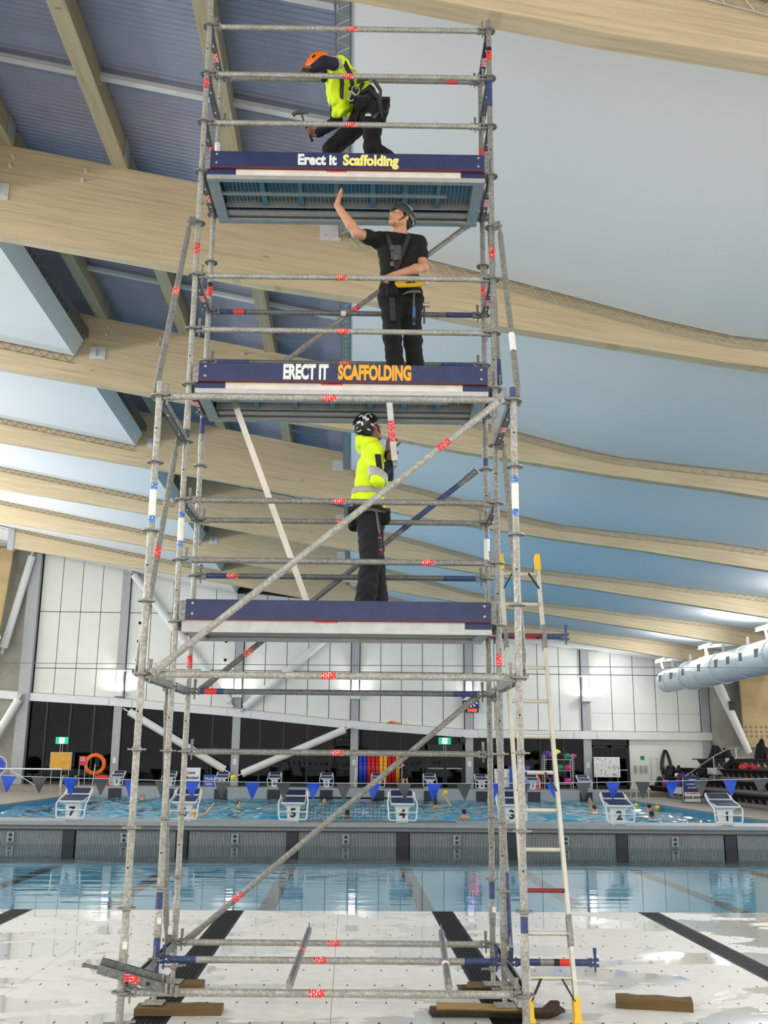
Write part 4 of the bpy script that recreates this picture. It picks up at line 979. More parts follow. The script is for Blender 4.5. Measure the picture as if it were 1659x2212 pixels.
def hair_part(parent, c, ax, org, low=-.05):
    Rm = np.stack(ax, 1); q = lambda r, f, u: P_(c, ax, r, f, u)
    sdf('hair', [('e', q(0, -.016, .026), (.083, .100, .092), Rm, .02), ('e', q(0, -.06, -.03), (.068, .05, .05), Rm, .02), ('p', q(0, .055, .05), np.asarray(ax[1])-.45*np.asarray(ax[2])), ('p', q(0, 0, low), -np.asarray(ax[2]))], M['hair'], parent, org, .008, .002)
def hand_prims(wr, d, n, thumb, curl=(.5,.7,.5), tcurl=.4, spread=.1, size=1.0):
    """wrist, direction towards the knuckles, direction the palm faces, lateral direction of the thumb"""
    d = nrm(d); n = np.asarray(n, float); n = nrm(n - d*(n @ d)); t = np.cross(d, n)
    if t @ np.asarray(thumb, float) < 0: t = -t
    L = []; w_ = np.asarray(wr, float); S = size
    for o in (-.026, -.009, .009, .026): L.append(cap(w_+t*o*.75, w_+d*.085*S+t*o*1.1, .0145, .0125, .012))
    L.append(cap(w_+d*.02+t*.018, w_+d*.055*S+t*.036+n*.01, .017, .015, .015))
    for i, (o, ln) in enumerate(((.031, .072), (.0105, .082), (-.0105, .076), (-.030, .058))):
        p = w_+d*.088*S+t*o*1.05; ang = 0.0; dd = nrm(d+t*o*spread*8)
        for sgm, frac in enumerate((.44, .31, .25)):
            ang += curl[sgm]; v = dd*math.cos(ang)+n*math.sin(ang); q = p+v*ln*frac*S
            L.append(cap(p, q, .0092-.0007*sgm, .0088-.0008*sgm, .005)); p = q
    p = w_+d*.045*S+t*.040+n*.008; dd = nrm(d*.62+t*.72+n*.25)
    for sgm, ln in enumerate((.036, .030)):
        v = nrm(dd*math.cos(tcurl*sgm)+(n*.7-t*.5)*math.sin(tcurl*sgm)+ (d*.2)); q = p+v*ln*S; L.append(cap(p, q, .0115-.001*sgm, .010-.001*sgm, .006)); p = q
    return L
def torso_prims(neck, sL, sR, waist, hL, hR, g=0.0, chest=.098, belly=.094):
    neck, sL, sR, waist, hL, hR = [np.asarray(v, float) for v in (neck, sL, sR, waist, hL, hR)]
    ms = (sL+sR)/2; hm = (hL+hR)/2; ch = ms+(waist-ms)*.30; L = []
    L.append(cap(sL+(ms-sL)*.12, sR+(ms-sR)*.12, .060+g, .060+g, .04))
    for s, h_ in ((sL, hL), (sR, hR)):
        L.append(cap(ch+(s-ms)*.42, waist+(h_-hm)*.62, chest+g, belly+g, .05)); L.append(cap(neck, s, .040+g, .048+g, .04))
        L.append(cap(waist+(h_-hm)*.6, h_, belly+g, .092+g, .05))
    return L
def pelvis_prims(waist, hL, hR, g=0.0):
    waist, hL, hR = [np.asarray(v, float) for v in (waist, hL, hR)]; hm = (hL+hR)/2
    return [cap(waist+(hL-hm)*.6, hL, .094+g, .094+g, .05), cap(waist+(hR-hm)*.6, hR, .094+g, .094+g, .05), cap(hL, hR, .096+g, .096+g, .05)]
def leg_prims(h_, kn, an, g=0.0, cuff=0.0): return [cap(h_, kn, .086+g, .060+g, .035), cap(kn, an, .060+g, .045+g+cuff, .035)]
def boot_prims(an, toe_):
    an = np.asarray(an, float); toe_ = np.asarray(toe_, float); d = nrm(toe_-an); heel = an*np.array([1,1,0])+np.array([0,0,toe_[2]])-np.array([d[0], d[1], 0])*.05
    return [cap(an+np.array([0,0,.06]), an, .052, .050, .02), cap(heel, toe_, .042, .040, .02), cap(an, (heel+toe_)/2, .048, .044, .03)]
def helmet(parent, c, ax, org, mat, vents, decal=None, ridge=True):
    Rm = np.stack(ax, 1); q = lambda r, f, u: P_(c, ax, r, f, u)
    o = sdf('helmet', [('e', q(0, -.012, .045), (.104, .130, .104), Rm, .01), ('-e', q(0, -.012, .040), (.092, .118, .092), Rm, 0), ('p', q(0, .06, .015), -np.asarray(ax[2])+.14*np.asarray(ax[1]))], mat, parent, org, .006)
    inv = Rm
    def surf(az, el, k=1.0):
        v = np.array([.104*math.cos(el)*math.sin(az), .130*math.cos(el)*math.cos(az), .104*math.sin(el)])*k
        return np.asarray(q(0, -.012, .045))+Rm @ v-np.asarray(org)
    def patch(az, el, da, de, m_, name, k=1.012, rot=0.0):
        V = []; F = []; n = 5
        for j in range(n+1):
            for i in range(n+1):
                u, v = (i/n-.5)*da, (j/n-.5)*de; cu, sv = math.cos(rot), math.sin(rot)
                V.append(surf(az+(u*cu-v*sv)/max(.3, math.cos(el)), el+u*sv+v*cu, k))
        for j in range(n):
            for i in range(n): a = j*(n+1)+i; F.append((a, a+1, a+n+2, a+n+1))
        MB().add(V, F).build(name, m_, o, fix=False)
    for v in vents: patch(*v, M['black'], 'vent')
    for v in (decal or []): patch(*v[:4], M['helw'], 'decal', 1.015, v[4] if len(v) > 4 else 0)
    # brim and chin strap
    br = [surf(a, -.12 - .05*math.cos(a), 1.02) for a in np.linspace(-math.pi, math.pi, 33)[:-1]]
    MB().path(br, .006, 6, True).build('rim', mat, o)
    for s in (-1, 1): MB().path([np.asarray(q(s*.088, .01, .0))-org, np.asarray(q(s*.072, .03, -.06))-org, np.asarray(q(s*.02, .055, -.118))-org], .005, 6).build('chin_strap', M['web'], o)
    return o
def ringbelt(parent, prims, p, n, w_, mat, org, name, h=.009):
    n = nrm(n); p = np.asarray(p, float)
    return sdf(name, prims + [('p', p+n*w_/2, n), ('p', p-n*w_/2, -n)], mat, parent, org, h)
def pouch(parent, c, s, org, mat='blackc', tilt=0.0):
    x, y, z = [v/2 for v in s]; r = min(x, y)*.55; c = np.asarray(c, float); L = []
    for sx in (-1, 1):
        for sy in (-1, 1): L.append(cap(c+np.array([sx*(x-r)+tilt*(z-r), sy*(y-r), z-r]), c+np.array([sx*(x-r)-tilt*(z-r), sy*(y-r), -(z-r)]), r, r, .02))
    L.append(cap(c+np.array([0,0,z*.4]), c-np.array([0,0,z*.5]), min(x, y)*.9, min(x, y), .02))
    o = sdf('pouch', L, M[mat], parent, org, .008, .0012)
    MB().box(c+np.array([tilt*z*.6, -y*.6, z*.62])-org, (s[0]*.96, s[1]*.5, .03)).build('flap', M['web'], o, smooth=False)
    return o
def strap(parent, pts, org, w_=.04, t_=.008, mat='web', name='harness_strap'):
    m = MB(); P = [Vector(np.asarray(p)-org) for p in pts]; V = []; F = []
    P = [P[0]] + [a.lerp(b, q) for a, b in zip(P, P[1:]) for q in (.34, .67, 1)]
    for i, p in enumerate(P):                     # flat webbing ribbon facing outwards
        d = (P[min(i+1, len(P)-1)]-P[max(i-1, 0)]).normalized(); sd = d.cross(Vector((0,-1,0))).normalized(); nn = sd.cross(d).normalized()
        V += [p+sd*w_/2+nn*t_, p-sd*w_/2+nn*t_, p-sd*w_/2-nn*t_, p+sd*w_/2-nn*t_]
    for i in range(len(P)-1):
        for k in range(4): F.append((4*i+k, 4*i+(k+1) % 4, 4*i+4+(k+1) % 4, 4*i+4+k))
    F += [(3,2,1,0), tuple(4*len(P)-4+k for k in range(4))]
    m.add(V, F)
    me = m.mesh(name, M[mat]); return obj(name, me, parent)

# ------------------------------------------------------------------ middle worker, black T-shirt
def worker_mid():
    hm = dict(head=(1.778,.272,6.575), neck=(1.768,.305,6.43), sR=(1.575,.300,6.368), eR=(1.384,.045,6.305), wR=(1.208,.005,6.545), sL=(1.945,.335,6.372), eL=(1.985,.245,6.085), wL=(1.742,.085,5.935), waist=(1.775,.300,5.985), hR=(1.700,.285,5.80), hL=(1.868,.335,5.80), kR=(1.712,.255,5.40), kL=(1.895,.330,5.40), aR=(1.752,.290,5.035), aL=(1.928,.360,5.035))
    g = {k: np.asarray(v) for k, v in hm.items()}
    org = np.array([1.84, .32, zk(9)+.059]); t = thing('person', 'worker in black T-shirt and grey helmet reaching up from the middle platform', 'person', tw(*org), TR)
    ax = axes((-.68,-.62,.40), (.26,.16,.95))
    B = head_prims(g['head'], ax, tuple(g['neck'])) + torso_prims(g['neck'], g['sL'], g['sR'], g['waist'], g['hL'], g['hR'], -.012) + leg_prims(g['hL'], g['kL'], g['aL'], -.01) + leg_prims(g['hR'], g['kR'], g['aR'], -.01)
    for s, e, w_ in (('sR','eR','wR'), ('sL','eL','wL')):
        B += [cap(g[s], g[e], .054, .043, .02), cap(g[e], g[e]+(g[w_]-g[e])*.3, .044, .045, .02), cap(g[e]+(g[w_]-g[e])*.3, g[w_], .045, .028, .02)]
    B += hand_prims(g['wR'], (.20,.12,.97), (.75,-.1,-.15), (-.6,-.5,0), (.06,.10,.12), .15, .16) + hand_prims(g['wL'], (-.90,-.10,-.42), (.1,.75,-.6), (-.2,-.3,.9), (.75,.95,.6), .7, .04)
    sdf('body', B, M['skinp'], t, org, .0065)
    head_bits(t, g['head'], ax, org, M['hair']); hair_part(t, g['head'], ax, org, -.075)
    helmet(t, g['head'], ax, org, M['helg'], [(.9, .35, .5, .10), (-.9, .35, .5, .10), (.2, .75, .3, .12), (-.3, .75, .3, .12)], [(-1.3, .55, .7, .22, .5), (-.35, .5, .35, .2, -.4), (-2.1, .35, .5, .14, .1)])
    T = torso_prims(g['neck']-np.array([0,0,.015]), g['sL'], g['sR'], g['waist'], g['hL']+np.array([0,0,.05]), g['hR']+np.array([0,0,.05]), .014)
    for s, e in (('sR','eR'), ('sL','eL')): T += [cap(g[s], g[s]+(g[e]-g[s])*.58, .066, .064, .03)]
    nk = nrm(g['head']-g['neck'])
    T += [('p', g['neck']+nk*.004, nk)]
    sdf('t_shirt', T, M['blackc'], t, org, .009, .0026)
    K = pelvis_prims(g['waist']-np.array([0,0,.03]), g['hL'], g['hR'], .014) + leg_prims(g['hL'], g['kL'], g['aL'], .016, .016) + leg_prims(g['hR'], g['kR'], g['aR'], .016, .016)
    sdf('trousers', K, M['blackc'], t, org, .010, .003)
    for a, to in (('aR', (-.10,-.14,0)), ('aL', (.02,-.16,0))):
        an = np.array([g[a][0], g[a][1], org[2]+.10]); sdf('boot', boot_prims(an, np.array([an[0]+to[0], an[1]+to[1], org[2]+.043])), M['boot'], t, org, .009)
    ringbelt(t, pelvis_prims(g['waist'], g['hL'], g['hR'], .028), g['waist']-np.array([0,0,.07]), (0,0,1), .06, M['web'], org, 'tool_belt')
    # harness over the chest with buckles
    sh = lambda x, y, z: np.array([x, y, z])
    strap(t, [sh(1.86,.30,6.44), sh(1.85,.19,6.36), sh(1.80,.165,6.20), sh(1.74,.17,6.02)], org, .036)
    strap(t, [sh(1.66,.30,6.44), sh(1.66,.19,6.36), sh(1.70,.165,6.20), sh(1.74,.17,6.02)], org, .036)
    strap(t, [sh(1.64,.24,6.05), sh(1.66,.18,5.90), sh(1.665,.22,5.78)], org, .05); strap(t, [sh(1.70,.155,5.86), sh(1.705,.15,5.70), sh(1.715,.15,5.52)], org, .05)
    for c in ((1.70,.152,6.22), (1.735,.150,6.12), (1.70,.152,6.06)): MB().box(np.array(c)-org, (.034, .02, .045)).build('buckle', M['steel'], t, smooth=False)
    MB().box(np.array((1.735,.158,6.18))-org, (.09, .006, .14)).build('shirt_print', M['helg'], t, smooth=False)
    for c, s in (((1.70,.13,5.83), (.10,.09,.17)), ((1.93,.42,5.86), (.11,.1,.15)), ((1.64,.27,5.84), (.08,.11,.16))): pouch(t, c, s, org)
    # tools hanging from the belt
    R = Matrix.Rotation(R_(4), 3, 'Y')
    y = thing('tool_pouch', 'yellow cylindrical tool pouch at the waist of the worker in black', 'pouch', tw(1.85, .105, 5.852), TR)
    MB().path([(-.13,0,-.008), (-.11,0,-.006), (.11,0,.008), (.13,0,.01)], [.018, .032, .032, .02], 14).build('roll', M['yellow'], y); obj('lettering', text_mesh('ZEPA', .035, M['num'], 1, .001), y, (.01, -.034, .002), (0, R_(-4), 0)); MB().ball((.15,0,.012), .02, 8, 6).build('end_cap', M['helw'], y)
    h_ = thing('hammer', 'blue-gripped scaffold hammer hanging on the belt of the worker in black', 'hammer', tw(1.895, .165, 5.52), TR)
    MB().box((.002,0,.055), (.026,.022,.17)).build('handle', M['bluegrip'], h_, smooth=False); MB().box((.004,-.012,.01), (.028,.004,.05)).build('grip_end', M['boot'], h_, smooth=False); MB().path([(-.10,0,.258), (-.06,0,.280), (0,0,.290), (.06,0,.285)], [.006,.014,.018,.017], 8).build('hammer_head', M['steel'], h_); MB().tube((0,0,.13), (0,0,.285), .010, 8).build('shaft', M['steel'], h_)
    s_ = thing('ratchet_spanner', 'steel ratchet spanner on the right hip of the worker in black', 'spanner', tw(1.995, .33, 5.58), TR)
    MB().tube((0,0,0), (.0,0,.16), .008, 8).build('shaft', M['steel'], s_); MB().tube((-.03,0,.18), (.05,0,.18), .022, 12).build('socket', M['alu'], s_)
    return t
worker_mid()

# ------------------------------------------------------------------ lower worker, yellow hoodie
def worker_low():
    hm = dict(head=(1.515,.300,4.578), neck=(1.530,.325,4.425), sN=(1.555,.175,4.335), eN=(1.600,.065,4.055), wN=(1.700,.165,4.232), sF=(1.560,.480,4.350), eF=(1.680,.520,4.160), wF=(1.690,.330,4.380), waist=(1.515,.325,3.93), hN=(1.520,.235,3.80), hF=(1.540,.410,3.80), kN=(1.540,.220,3.40), kF=(1.585,.425,3.40), aN=(1.505,.240,3.04), aF=(1.618,.430,3.04))
    g = {k: np.asarray(v) for k, v in hm.items()}
    org = np.array([1.56, .33, zk(5)+.059]); t = thing('person', 'worker in hi-vis yellow hoodie and black helmet on the lowest platform', 'person', tw(*org), TR)
    ax = axes((.60,.62,.50), (-.42,-.20,.88))
    B = head_prims(g['head'], ax, tuple(g['neck'])) + torso_prims(g['neck'], g['sN'], g['sF'], g['waist'], g['hN'], g['hF'], -.012) + leg_prims(g['hN'], g['kN'], g['aN'], -.01) + leg_prims(g['hF'], g['kF'], g['aF'], -.01)
    for s, e, w_ in (('sN','eN','wN'), ('sF','eF','wF')): B += [cap(g[s], g[e], .050, .042, .02), cap(g[e], g[w_], .043, .028, .02)]
    B += hand_prims(g['wN'], (.12,-.05,.98), (.55,.5,0), (-.3,.6,.2), (.7,.95,.7), .6, .05) + hand_prims(g['wF'], (.15,-.35,.9), (.3,-.6,-.1), (.4,.2,.2), (.6,.9,.7), .5, .06)
    sdf('body', B, M['skind'], t, org, .0065)
    head_bits(t, g['head'], ax, org, M['hair']); hair_part(t, g['head'], ax, org, -.07)
    dec = []
    for dx, dy, da, de, ro in ((.18,.86,.55,.16,.1), (.42,.70,.16,.3,.2), (-.38,.66,.34,.2,.2), (-.10,.56,.3,.3,.1), (.12,.40,.3,.22,.2), (-.48,.14,.34,.2,.1), (-.24,.06,.16,.3,.2), (-.60,-.34,.5,.10,-.5), (-.40,-.44,.4,.10,0), (.50,.02,.14,.42,-.5), (.30,-.42,.14,.40,-.5)):
        dd = np.array([1,0,0])*dx + np.array([0,-.3,.95])*dy + np.array([0,-.95,-.3])*math.sqrt(max(.05, 1-dx*dx-dy*dy))
        l = np.array([dd @ ax[0]/.104, dd @ ax[1]/.130, dd @ ax[2]/.104]); l /= np.linalg.norm(l)
        dec.append((math.atan2(l[0], l[1]), math.asin(l[2]), da, de, ro))
    helmet(t, g['head'], ax, org, M['helk'], [(1.9, .35, .3, .07), (1.2, .5, .3, .07)], dec)
    T = torso_prims(g['neck'], g['sN'], g['sF'], g['waist'], g['hN']+np.array([0,0,.06]), g['hF']+np.array([0,0,.06]), .028)
    arms = [cap(g['sN'], g['eN'], .072, .064, .03), cap(g['sF'], g['eF'], .072, .062, .03)]
    T += arms
    cut_ = [('p', g['eN']+np.array([.02,.0,.03]), (.55,.45,.55)) ]
    low = [('p', (1.5,.3,3.885), (0,0,-1)), ('p', g['neck']+np.array([-.02,0,.065]), (-.1,0,1))]
    hood = [cap((1.455,.24,4.455), (1.455,.41,4.455), .052, .052, .03), cap((1.46,.22,4.43), (1.56,.20,4.44), .045, .035, .03), cap((1.46,.43,4.43), (1.57,.45,4.42), .045, .035, .03)]
    sdf('hoodie', T + hood + low, M['hiviz'], t, org, .009, .0030)
    SL = [cap(g['eN'], g['wN']-(g['wN']-g['eN'])*.06, .056, .040, .02)]; sdf('dark_cuff', SL + [('p', g['eN']+(g['wN']-g['eN'])*.22, -(g['wN']-g['eN']))], M['navyc'], t, org, .008, .0015)
    SF = [cap(g['eF'], g['wF']-(g['wF']-g['eF'])*.05, .056, .040, .02)]; sdf('dark_cuff', SF, M['navyc'], t, org, .008, .0015)
    ringbelt(t, torso_prims(g['neck'], g['sN'], g['sF'], g['waist'], g['hN']+np.array([0,0,.06]), g['hF']+np.array([0,0,.06]), .040), (1.5,.32,4.00), (.05,.0,1), .055, M['refl'], org, 'reflective_band')
    ringbelt(t, [cap(g['sN'], g['eN'], .081, .073, .03), cap(g['eN'], g['wN'], .066, .05, .03)], g['eN']+(g['wN']-g['eN'])*.12, g['wN']-g['eN'], .07, M['refl'], org, 'reflective_band')
    sdf('sleeve_patch', [cap(g['sN'], g['eN'], .0800, .0720, .03), ('p', g['sN']+np.array([.03,0,-.05]), (-.1,0,1)), ('p', g['eN']+np.array([0,0,.05]), (0,0,-1)), ('p', (1.578,.1,4.2), (-1,.0,-.12)), ('p', (1.63,.1,4.2), (1,0,.12))], M['navyc'], t, org, .006)
    sdf('hem', [p for p in torso_prims(g['neck'], g['sN'], g['sF'], g['waist'], g['hN'], g['hF'], .024)] + [('p', (1.5,.3,3.90), (0,0,1)), ('p', (1.5,.3,3.855), (0,0,-1))], M['navyc'], t, org, .009)
    K = pelvis_prims(g['waist']-np.array([0,0,.03]), g['hN'], g['hF'], .014) + leg_prims(g['hN'], g['kN'], g['aN'], .020, .024) + leg_prims(g['hF'], g['kF'], g['aF'], .018, .022)
    sdf('trousers', K, M['charc'], t, org, .010, .0032)
    for a in ('aN', 'aF'):
        an = np.array([g[a][0], g[a][1], org[2]+.10]); sdf('boot', boot_prims(an, np.array([an[0]+.15, an[1]+.02, org[2]+.043])), M['boot'], t, org, .009)
    ringbelt(t, pelvis_prims(g['waist'], g['hN'], g['hF'], .030), (1.5,.3,3.815), (0,0,1), .06, M['blackc'], org, 'tool_belt')
    for c, s in (((1.405,.26,3.79), (.12,.14,.15)), ((1.655,.24,3.79), (.10,.12,.12)), ((1.40,.40,3.78), (.10,.12,.16))): pouch(t, c, s, org)
    h_ = thing('hammer', 'red-gripped hammer hanging on the belt of the worker in the yellow hoodie', 'hammer', tw(1.615, .105, 3.42), TR)
    MB().tube((0,0,.19), (-.03,0,.38), .010, 8).build('shaft', M['steel'], h_); MB().tube((.015,0,.0), (0,0,.19), .013, 8).build('handle', M['boot'], h_); MB().box((.004,-.014,.15), (.03,.006,.012)).box((.012,-.014,.05), (.03,.006,.012)).build('grip_stripe', M['redgrip'], h_, smooth=False); MB().path([(-.13,0,.385), (-.08,0,.395), (-.03,0,.385), (.05,0,.37)], [.018,.018,.016,.006], 8).build('hammer_head', M['steel'], h_)
    return t
worker_low()

# ------------------------------------------------------------------ top worker, hi-vis vest, bent over
def worker_top():
    hm = dict(head=(1.005,.330,8.185), neck=(1.105,.350,8.175), sN=(1.200,.205,8.120), eN=(1.070,-.050,7.955), wN=(.962,.012,7.932), sF=(1.150,.480,8.010), eF=(1.165,.520,7.735), wF=(1.000,.425,7.545), waist=(1.395,.370,7.880), hF=(1.425,.460,7.720), hN=(1.505,.285,7.680), kF=(1.120,.500,7.420), kN=(1.510,.240,7.275), aF=(1.140,.520,7.04), aN=(1.835,.300,7.060))
    g = {k: np.asarray(v) for k, v in hm.items()}
    org = np.array([1.40, .36, zk(13)+.059]); t = thing('person', 'worker in hi-vis vest and orange helmet bending over with a hammer on the top platform', 'person', tw(*org), TR)
    ax = axes((-.62,.05,-.72), (-.72,-.02,.66))
    B = head_prims(g['head'], ax, tuple(g['neck'])) + torso_prims(g['neck'], g['sN'], g['sF'], g['waist'], g['hN'], g['hF'], -.012) + leg_prims(g['hN'], g['kN'], g['aN'], -.01) + leg_prims(g['hF'], g['kF'], g['aF'], -.01)
    for s, e, w_ in (('sN','eN','wN'), ('sF','eF','wF')): B += [cap(g[s], g[e], .050, .042, .02), cap(g[e], g[w_], .043, .028, .02)]
    B += hand_prims(g['wN'], (-.95,-.12,-.08), (-.12,.1,-.95), (0,.9,-.1), (.55,.75,.6), .4, .10) + hand_prims(g['wF'], (-.90,-.1,-.2), (-.1,-.85,.2), (.0,.1,.9), (1.2,1.2,.8), .8, .03)
    sdf('body', B, M['skind'], t, org, .0065)
    head_bits(t, g['head'], ax, org, M['hair']); hair_part(t, g['head'], ax, org, -.05)
    q = lambda r, f, u: P_(g['head'], ax, r, f, u)
    sdf('beard', [cap(q(-.05,.03,-.07), q(0,.068,-.105), .030, .026, .02), cap(q(.05,.03,-.07), q(0,.068,-.105), .030, .026, .02)], M['hair'], t, org, .007, .0015)
    helmet(t, g['head'], ax, org, M['helo'], [(-1.5,.30,.30,.22), (-1.2,.85,.2,.16), (-.6,.9,.2,.2), (-2.4,.6,.3,.16), (.4,.8,.3,.16)], None)
    T = torso_prims(g['neck'], g['sN'], g['sF'], g['waist'], g['hN']+np.array([-.04,0,.07]), g['hF']+np.array([-.04,0,.07]), .026)
    ND = nrm(g['waist']-(g['sN']+g['sF'])/2)
    T += [cap(g['sN'], g['sN']+(g['eN']-g['sN'])*.35, .072, .068, .03), cap(g['sF'], g['sF']+(g['eF']-g['sF'])*.35, .072, .068, .03)]
    T += [cap((1.17,.20,8.00), (1.15,.20,7.72), .040, .030, .07), cap((1.17,.30,8.0), (1.16,.30,7.66), .045, .032, .07), cap((1.20,.24,7.95), (1.22,.24,7.64), .050, .034, .07), cap((1.24,.32,7.92), (1.26,.30,7.70), .06, .04, .07)]
    sdf('hi_vis_vest', T + [('p', g['waist']+ND*.02, ND)], M['hiviz'], t, org, .009, .003)
    sdf('navy_hem', torso_prims(g['neck'], g['sN'], g['sF'], g['waist'], g['hN'], g['hF'], .022) + [('p', g['waist']-ND*.01, -ND), ('p', g['waist']+ND*.13, ND)], M['navyc'], t, org, .009, .002)
    for s, e, w_ in (('sN','eN','wN'), ('sF','eF','wF')):
        sdf('navy_sleeve', [cap(g[s], g[e], .064, .056, .02), cap(g[e], g[w_], .056, .040, .02), ('p', g[s]+(g[e]-g[s])*.36, -(g[e]-g[s]))], M['navyc'], t, org, .008, .002)
        ringbelt(t, [cap(g[s], g[e], .073, .066, .02)], g[s]+(g[e]-g[s])*.36, g[e]-g[s], .06, M['refl'], org, 'reflective_band')
    ringbelt(t, torso_prims(g['neck'], g['sN'], g['sF'], g['waist'], g['hN'], g['hF'], .031), g['waist']-ND*.17, ND+np.array([0,0,.15]), .05, M['refl'], org, 'reflective_band')
    K = pelvis_prims(g['waist']+ND*.06, g['hN'], g['hF'], .014) + leg_prims(g['hN'], g['kN'], g['aN'], .014, .012) + leg_prims(g['hF'], g['kF'], g['aF'], .016, .014)
    sdf('trousers', K, M['blackc'], t, org, .010, .003)
    sdf('boot', boot_prims(np.array([1.14,.52,org[2]+.10]), np.array([1.00,.50,org[2]+.043])), M['boot'], t, org, .009)
    sdf('boot', [cap((1.83,.30,org[2]+.115), (1.90,.30,org[2]+.12), .05, .05, .02), cap((1.92,.30,org[2]+.13), (1.83,.30,org[2]+.05), .045, .038, .03)], M['boot'], t, org, .009)
    ringbelt(t, pelvis_prims(g['waist'], g['hN'], g['hF'], .030), g['waist']+ND*.10, ND, .07, M['web'], org, 'harness_belt')
    for a, b, w_ in (((1.24,.13,8.10), (1.33,.17,7.80), .04), ((1.19,.17,8.06), (1.22,.19,7.75), .035), ((1.30,.17,7.86), (1.42,.19,7.64), .045), ((1.42,.16,7.90), (1.30,.18,7.72), .03)): strap(t, [a, ((a[0]+b[0])/2+.02, (a[1]+b[1])/2-.03, (a[2]+b[2])/2), b], org, w_)
    strap(t, [(1.36,.17,7.92), (1.50,.13,7.94), (1.58,.18,7.84), (1.58,.2,7.66), (1.52,.18,7.54)], org, .03, mat='helg', name='harness_loop')
    strap(t, [(1.40,.16,7.80), (1.48,.14,7.83), (1.56,.17,7.74), (1.60,.2,7.56)], org, .025, mat='web', name='harness_loop')
    for c, s in (((1.615,.30,7.74), (.09,.14,.16)), ((1.40,.18,7.70), (.10,.09,.12)), ((1.60,.26,7.60), (.07,.1,.1)), ((1.33,.15,7.72), (.05,.03,.09))): pouch(t, c, s, org, tilt=.25)
    for c in ((1.31,.135,7.74), (1.35,.13,7.80)): MB().path([np.array(c)-org+np.array([.035*math.cos(a), 0, .05*math.sin(a)]) for a in np.linspace(0, 2*math.pi, 13)[:-1]], .006, 6, True).build('carabiner', M['alu'], t)
    MB().prism([(-.03,0), (-.02,.03), (-.008,.012), (0,.038), (.008,.012), (.02,.03), (.03,0)], -.004, 0).build('shorts_logo', M['helw'], t, np.array((1.47,.172,7.56))-org, smooth=False)
    h_ = thing('hammer', 'scaffold hammer gripped low in the hand of the worker in the orange helmet', 'hammer', tw(.945, .395, 7.44), TR)
    MB().tube((0,0,0), (-.075,.02,.19), .014, 10, .011).build('handle', M['boot'], h_); MB().tube((-.075,.02,.19), (-.11,.03,.30), .009, 8).build('shaft', M['steel'], h_); MB().path([(-.20,.03,.285), (-.17,.03,.315), (-.11,.03,.325), (-.04,.03,.318)], [.020,.019,.016,.005], 10).build('hammer_head', M['steel'], h_)
    return t
worker_top()

# ================================================================== POOL SIDE
# ---- starting blocks: one is built, the others are copies with their own number
def make_block(far):
    t = thing('starting_block', 'x', 'starting block', (0,0,0), 0)
    MB().prism([(-.12, 0), (.12, 0), (.15, .34), (.25, .40), (.25, .44), (-.25, .44), (-.25, .40), (-.15, .34)], -.05, .22).build('pedestal', M['blockw'], t, smooth=False)
    R1 = Matrix.Rotation(R_(10), 3, 'X')
    MB().box((0, .12, .475), (.54, .60, .04), R1).build('platform', M['blockw'], t, smooth=False)
    MB().box((0, .10, .500), (.50, .52, .012), R1).build('grip_top', M['navy'], t, smooth=False)
    R2 = Matrix.Rotation(R_(32), 3, 'X')
    k_ = MB().box((0, .47, .63), (.56, .26, .03), R2).build('kick_plate', M['blockw'], t, smooth=False); MB().box((0, .455, .648), (.50, .21, .01), R2).build('kick_grip', M['navy'], k_, smooth=False)
    for s in (-1, 1): MB().path([(s*.30, .50, .66), (s*.30, .36, .56), (s*.33, .05, .46), (s*.33, -.16, .38), (s*.31, -.17, .10), (s*.26, -.17, .06)], .018, 6).build('side_rail', M['blockw'], t)
    MB().path([(-.30, -.17, .07), (.30, -.17, .07)], .016, 6).path([(-.32, -.17, .24), (.32, -.17, .24)], .016, 6).build('grab_bar', M['blockw'], t)
    MB().box((0, -.02, .0), (.20, .3, .02)).build('foot', M['dgalv'], t, smooth=False)
    return t
blk = make_block(False)
def number(t, n, x=0): obj('numeral', text_mesh(n, .27, M['num'], 1.0, .010), t, (x, -.056, .20))
NUM = []
for i, (x, n) in enumerate(zip(NEARX, '7654321')):
    b = blk if i == 0 else copytree(blk)
    b.location = (x, 16.18, .385); b['label'] = ['leftmost near starting block, numbered seven', 'near starting block six, half hidden by the left scaffold legs', 'near starting block five, left of the goal net', 'near starting block four, right of the goal net', 'near starting block three, half hidden by the right scaffold legs', 'near starting block two, right of the ladder', 'rightmost near starting block, numbered one'][i]; b['group'] = 'starting blocks on the bulkhead'
    NUM.append((b, n))
for x, n in zip(FARX, ['9', '8', '7', '6', '5', '4', '3', '2', '1', '0']):
    b = copytree(blk); b.location = (x, 42.75, .43)
    b['label'] = {'9': 'leftmost starting block at the far end of the pool', '8': 'far starting block beside the Lane Booked sign, on its left', '7': 'far starting block at the foot of the white V braces', '6': 'far starting block below the rising white tube brace', '5': 'far starting block just left of the middle column', '4': 'far starting block in front of the lane-rope reel', '3': 'far starting block in front of the double exit door', '2': 'far starting block below the pace clock', '1': 'far starting block in front of the gear trolley', '0': 'rightmost starting block at the far end of the pool'}[n]; b['group'] = 'starting blocks at the far end'
    NUM.append((b, n))
for b, n in NUM: number(b, n)

